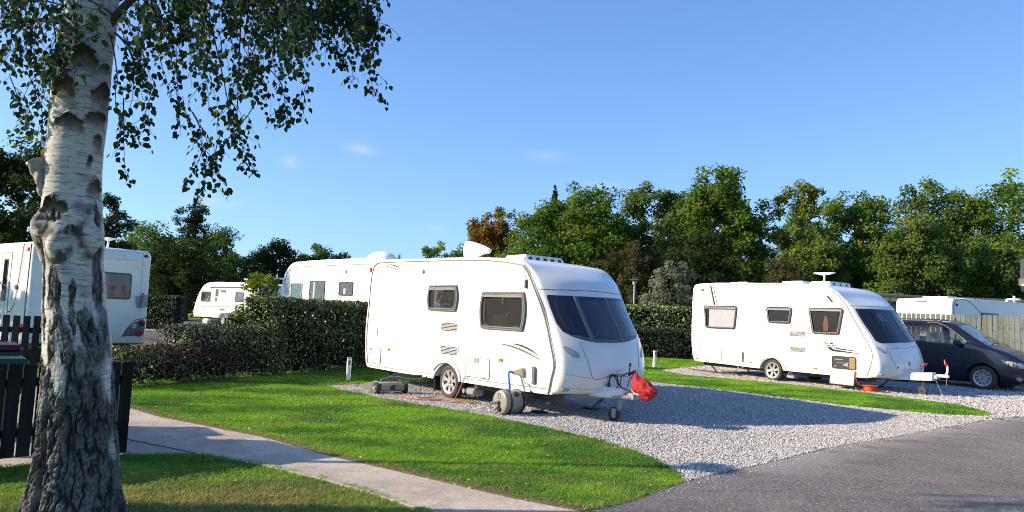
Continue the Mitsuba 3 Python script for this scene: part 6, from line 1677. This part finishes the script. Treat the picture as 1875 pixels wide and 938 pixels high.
add(K + '__grip_recess', cat([lathe([(.015, -.02), (.03, -.012), (.03, .004)], 16, 'x').apply_translation([0, 0, 0])]), 'm_black', M=Mw)
sq = rrect(-.03, .03, .05, .135, .015); sq = sq.difference(sq.buffer(-.007)); m = extr(sq, .006); m.vertices = np.stack([-m.vertices[:, 2] + .006, m.vertices[:, 0], m.vertices[:, 1]], 1); add(K + '__moulded_mark', m, 'm_black', M=Mw)
pc = np.array([.235, -.125, .125]); nn = np.array([0, -.7, .71]);
cp = lathe([(0, .03), (.03, .028), (.045, .02), (.048, 0)], 20, 'z'); R_ = np.eye(4); R_[:3, 2] = nn; R_[:3, 0] = [1, 0, 0]; R_[:3, 1] = np.cross(nn, [1, 0, 0]); R_[:3, 3] = pc; cp.apply_transform(R_); add(K + '__cap', cp, 'm_black', 40, M=Mw)
pull = spline([c0 + ax * -.005 + [.0, .0, .0], c0 - ax * .06 + [-.05, 0, -.03], (-.42, 10.93, .075), (-.62, 11.02, .03)], 24)
add(K + '__pull_handle', cat([tube(pull, .009, 6), tube(pull + [.03, .05, .006], .009, 6), tube([pull[-1], pull[-1] + [.03, .05, .006]], .009, 6)]), 'm_galv')
add(K + '__handle_boss', tube([c0 - ax * .012, c0 - ax * .05 + [-.09, .01, -.02]], [.03, .022], 8), 'm_beige')
# blue hose from the barrel to the inlet
tol = lambda u, v, z: (M1 @ np.array([u, v, z, 1]))[:3]
h0 = (Mw @ np.array([.16, -.03, .17, 1]))[:3]; h1 = tol(1.90, -.10, .635)
add('water_hose', tube(spline([h0 + [0, 0, -.02], h0 + [.0, 0, .12], (h0 + h1) / 2 + [-.04, 0, .10], h1 + [-.06, -.04, -.01], h1], 30), .019, 10), 'm_blue', True, label='bright blue water hose arching from the beige barrel to the caravan wall', cat='hose')
K = 'hose_plug'
tag(K, 'grey water pump plug fixed to the caravan wall at the end of the blue hose', 'plug')
add(K + '__housing', trimesh.convex.convex_hull(np.array([(1.90, -.12, .62), (1.90, -.12, .65), (1.93, -.09, .60), (2.07, -.015, .585), (2.09, -.015, .57), (2.05, -.015, .725), (2.07, -.06, .70), (2.08, -.05, .59)])), 'm_tan', M=M1)
add(K + '__cord', tube(spline([(2.08, -.03, .58), (2.10, -.04, .53), (2.16, -.04, .48), (2.22, -.03, .48), (2.24, -.03, .44), (2.26, -.03, .39)], 24), .006, 5), 'm_greyhose', M=M1)
sp = trimesh.creation.icosphere(subdivisions=2, radius=.02); sp.apply_translation([2.26, -.03, .37]); add(K + '__plug', sp, 'm_black', True, M=M1)

# orange mains cable
cab = [tol(.58, -.02, .455), tol(.56, -.05, .40), tol(.50, -.10, .2), tol(.48, -.14, .03)] + [(-.72, 12.0, .022), (-.86, 12.0, .022), (-1.1, 12.12, .022), (-1.28, 12.3, .022), (-1.45, 12.25, .024), (-1.62, 12.45, .022), (-1.8, 12.75, .022), (-2.1, 13.3, .022), (-2.6, 13.75, .022), (-3.3, 13.95, .03)]
add('mains_cable', tube(spline(cab, 120), .009, 6), 'm_cable', True, label='orange mains cable hanging from the battery hatch and trailing under the nearer caravan', cat='cable')
loop = [(-1.05, 12.16, .03), (-1.2, 12.05, .03), (-1.42, 12.1, .035), (-1.5, 12.28, .03), (-1.3, 12.42, .035), (-1.1, 12.3, .03), (-1.22, 12.1, .035), (-1.6, 12.2, .03), (-1.9, 12.55, .03), (-2.05, 12.7, .03)]
add('mains_cable_001', tube(spline(loop, 80), .008, 6), 'm_cable', True, label='loose loops of orange cable on the gravel beside the caravan wheel', cat='cable')
# plank under the wheel
add('levelling_plank', bx(-.06, .78, -.09, .16, .0, .03, .006), 'm_wood', M=M1, label='flat wooden plank on the gravel under the wheel of the nearer caravan', cat='plank')

# waste water carrier
K = 'waste_carrier'
tag(K, 'grey waste water carrier on two black wheels at the tail of the nearer caravan', 'water carrier')
Mk = pose(-2.27, 12.80, 0, (.84, .54)) @ np.diag([.88, .88, .88, 1.])
add(K + '__tank', trimesh.convex.convex_hull(np.vstack([bx(.02, .52, -.06, .16, .06, .07).vertices, bx(.02, .52, -.10, .19, .10, .19).vertices, bx(.04, .50, -.05, .13, .23, .235).vertices])), 'm_beige', 25, M=Mk)
Mp = pose(-2.30, 12.90, 0, (1, -.05))
add(K + '__handle_plate', trimesh.convex.convex_hull(np.vstack([bx(-.10, -.02, -.03, .15, .03, .21).vertices, bx(-.36, -.33, .08, .11, .10, .13).vertices])), 'm_beige', 25, M=Mp)
for x in (-.05, .57):
    k = add(K + '__wheel', lathe([(.04, x - .03), (.10, x - .045), (.122, x - .035), (.126, x), (.122, x + .035), (.10, x + .045), (.04, x + .03)], 28, 'x').apply_translation([0, .0, .126]), 'm_black', 40, M=Mk)
    sk = shapely.union_all([disc(0, 0, .022)] + [LineString([(0, 0), (.088 * math.cos(a), .088 * math.sin(a))]).buffer(.013) for a in np.arange(5) * 2 * math.pi / 5])
    m = extr(sk, .014); m.vertices = np.stack([x - .048 + m.vertices[:, 2], m.vertices[:, 0], m.vertices[:, 1] + .126], 1); add(k + '__spokes', m, 'm_palegrey', M=Mk)
add(K + '__outlet_cap', lathe([(0, .03), (.03, .03), (.05, .02), (.052, 0)], 18, 'y').apply_translation([.27, -.105, .15]) if True else None, 'm_black', 40, M=Mk)
add(K + '__top_pipe', tube(spline([(.05, .02, .25), (.08, .02, .30), (.25, .03, .29), (.42, .04, .28), (.45, .05, .25)], 20), .02, 8), 'm_greyhose', M=Mk)
T0 = (Mk @ np.array([.12, .06, .28, 1]))[:3]
add('waste_hose', tube(spline([T0, T0 + [.25, .05, .05], T0 + [.55, .10, .02], T0 + [.85, .25, .12], tol(-1.28, .28, .36)], 50), .02, 8), 'm_greyhose', True, label='grey corrugated waste hose from the carrier up under the caravan floor', cat='hose')
add('waste_hose_001', tube(spline([T0 + [.03, .1, -.01], T0 + [.3, .25, .10], T0 + [.6, .3, .08], T0 + [.9, .45, .16], tol(-1.35, .45, .36)], 40), .016, 8), 'm_greyhose', True, label='second thinner waste hose lying behind the first one', cat='hose')

# orange cable reel by the farther caravan
K = 'cable_reel'
tag(K, 'bright orange-red cable reel lying on the gravel below the open locker flap', 'cable reel')
Mo = pose(8.98, 17.72)
for z0, z1 in ((.02, .045), (.15, .17)):
    add(K + '__flange', lathe([(.0, z0), (.18, z0), (.185, (z0 + z1) / 2), (.18, z1), (0, z1)], 28, 'z'), 'm_orange', M=Mo)
add(K + '__wound_cable', lathe([(.10, .045), (.14, .05), (.145, .1), (.14, .145), (.10, .15)], 24, 'z'), 'm_orange', 40, M=Mo)
to2 = lambda u, v, z: (M2 @ np.array([u, v, z, 1]))[:3]
add('reel_cable', tube(spline([to2(2.47, -.03, .50), to2(2.49, -.05, .35), to2(2.53, -.05, .22), (8.92, 17.72, .17)], 30), .009, 6), 'm_orange', True, label='orange cable running from the open locker down to the reel', cat='cable')
add('reel_cable_001', tube(spline([(9.1, 17.66, .03), (9.4, 17.55, .03), (9.0, 17.5, .03), (8.6, 17.9, .03), (8.2, 18.35, .03), (7.2, 19.4, .03), (6.4, 20.6, .03), (5.6, 21.6, .03), (5.3, 21.9, .03)], 80), .009, 6), 'm_cable', True, label='orange cable laid along the edge of the strip of grass beside the farther caravan', cat='cable')
add('steady_brace', cat([tube([to2(-3.3, .25, .06), to2(-2.2, .25, .05)], .012, 6), tube(spline([to2(-2.2, .25, .03), to2(-1.9, .15, .05), to2(-1.6, .2, .04), to2(-1.2, .22, .05)], 20), .018, 6)]), 'm_black', label='black rod and hose lying on the gravel under the tail of the farther caravan', cat='rod')
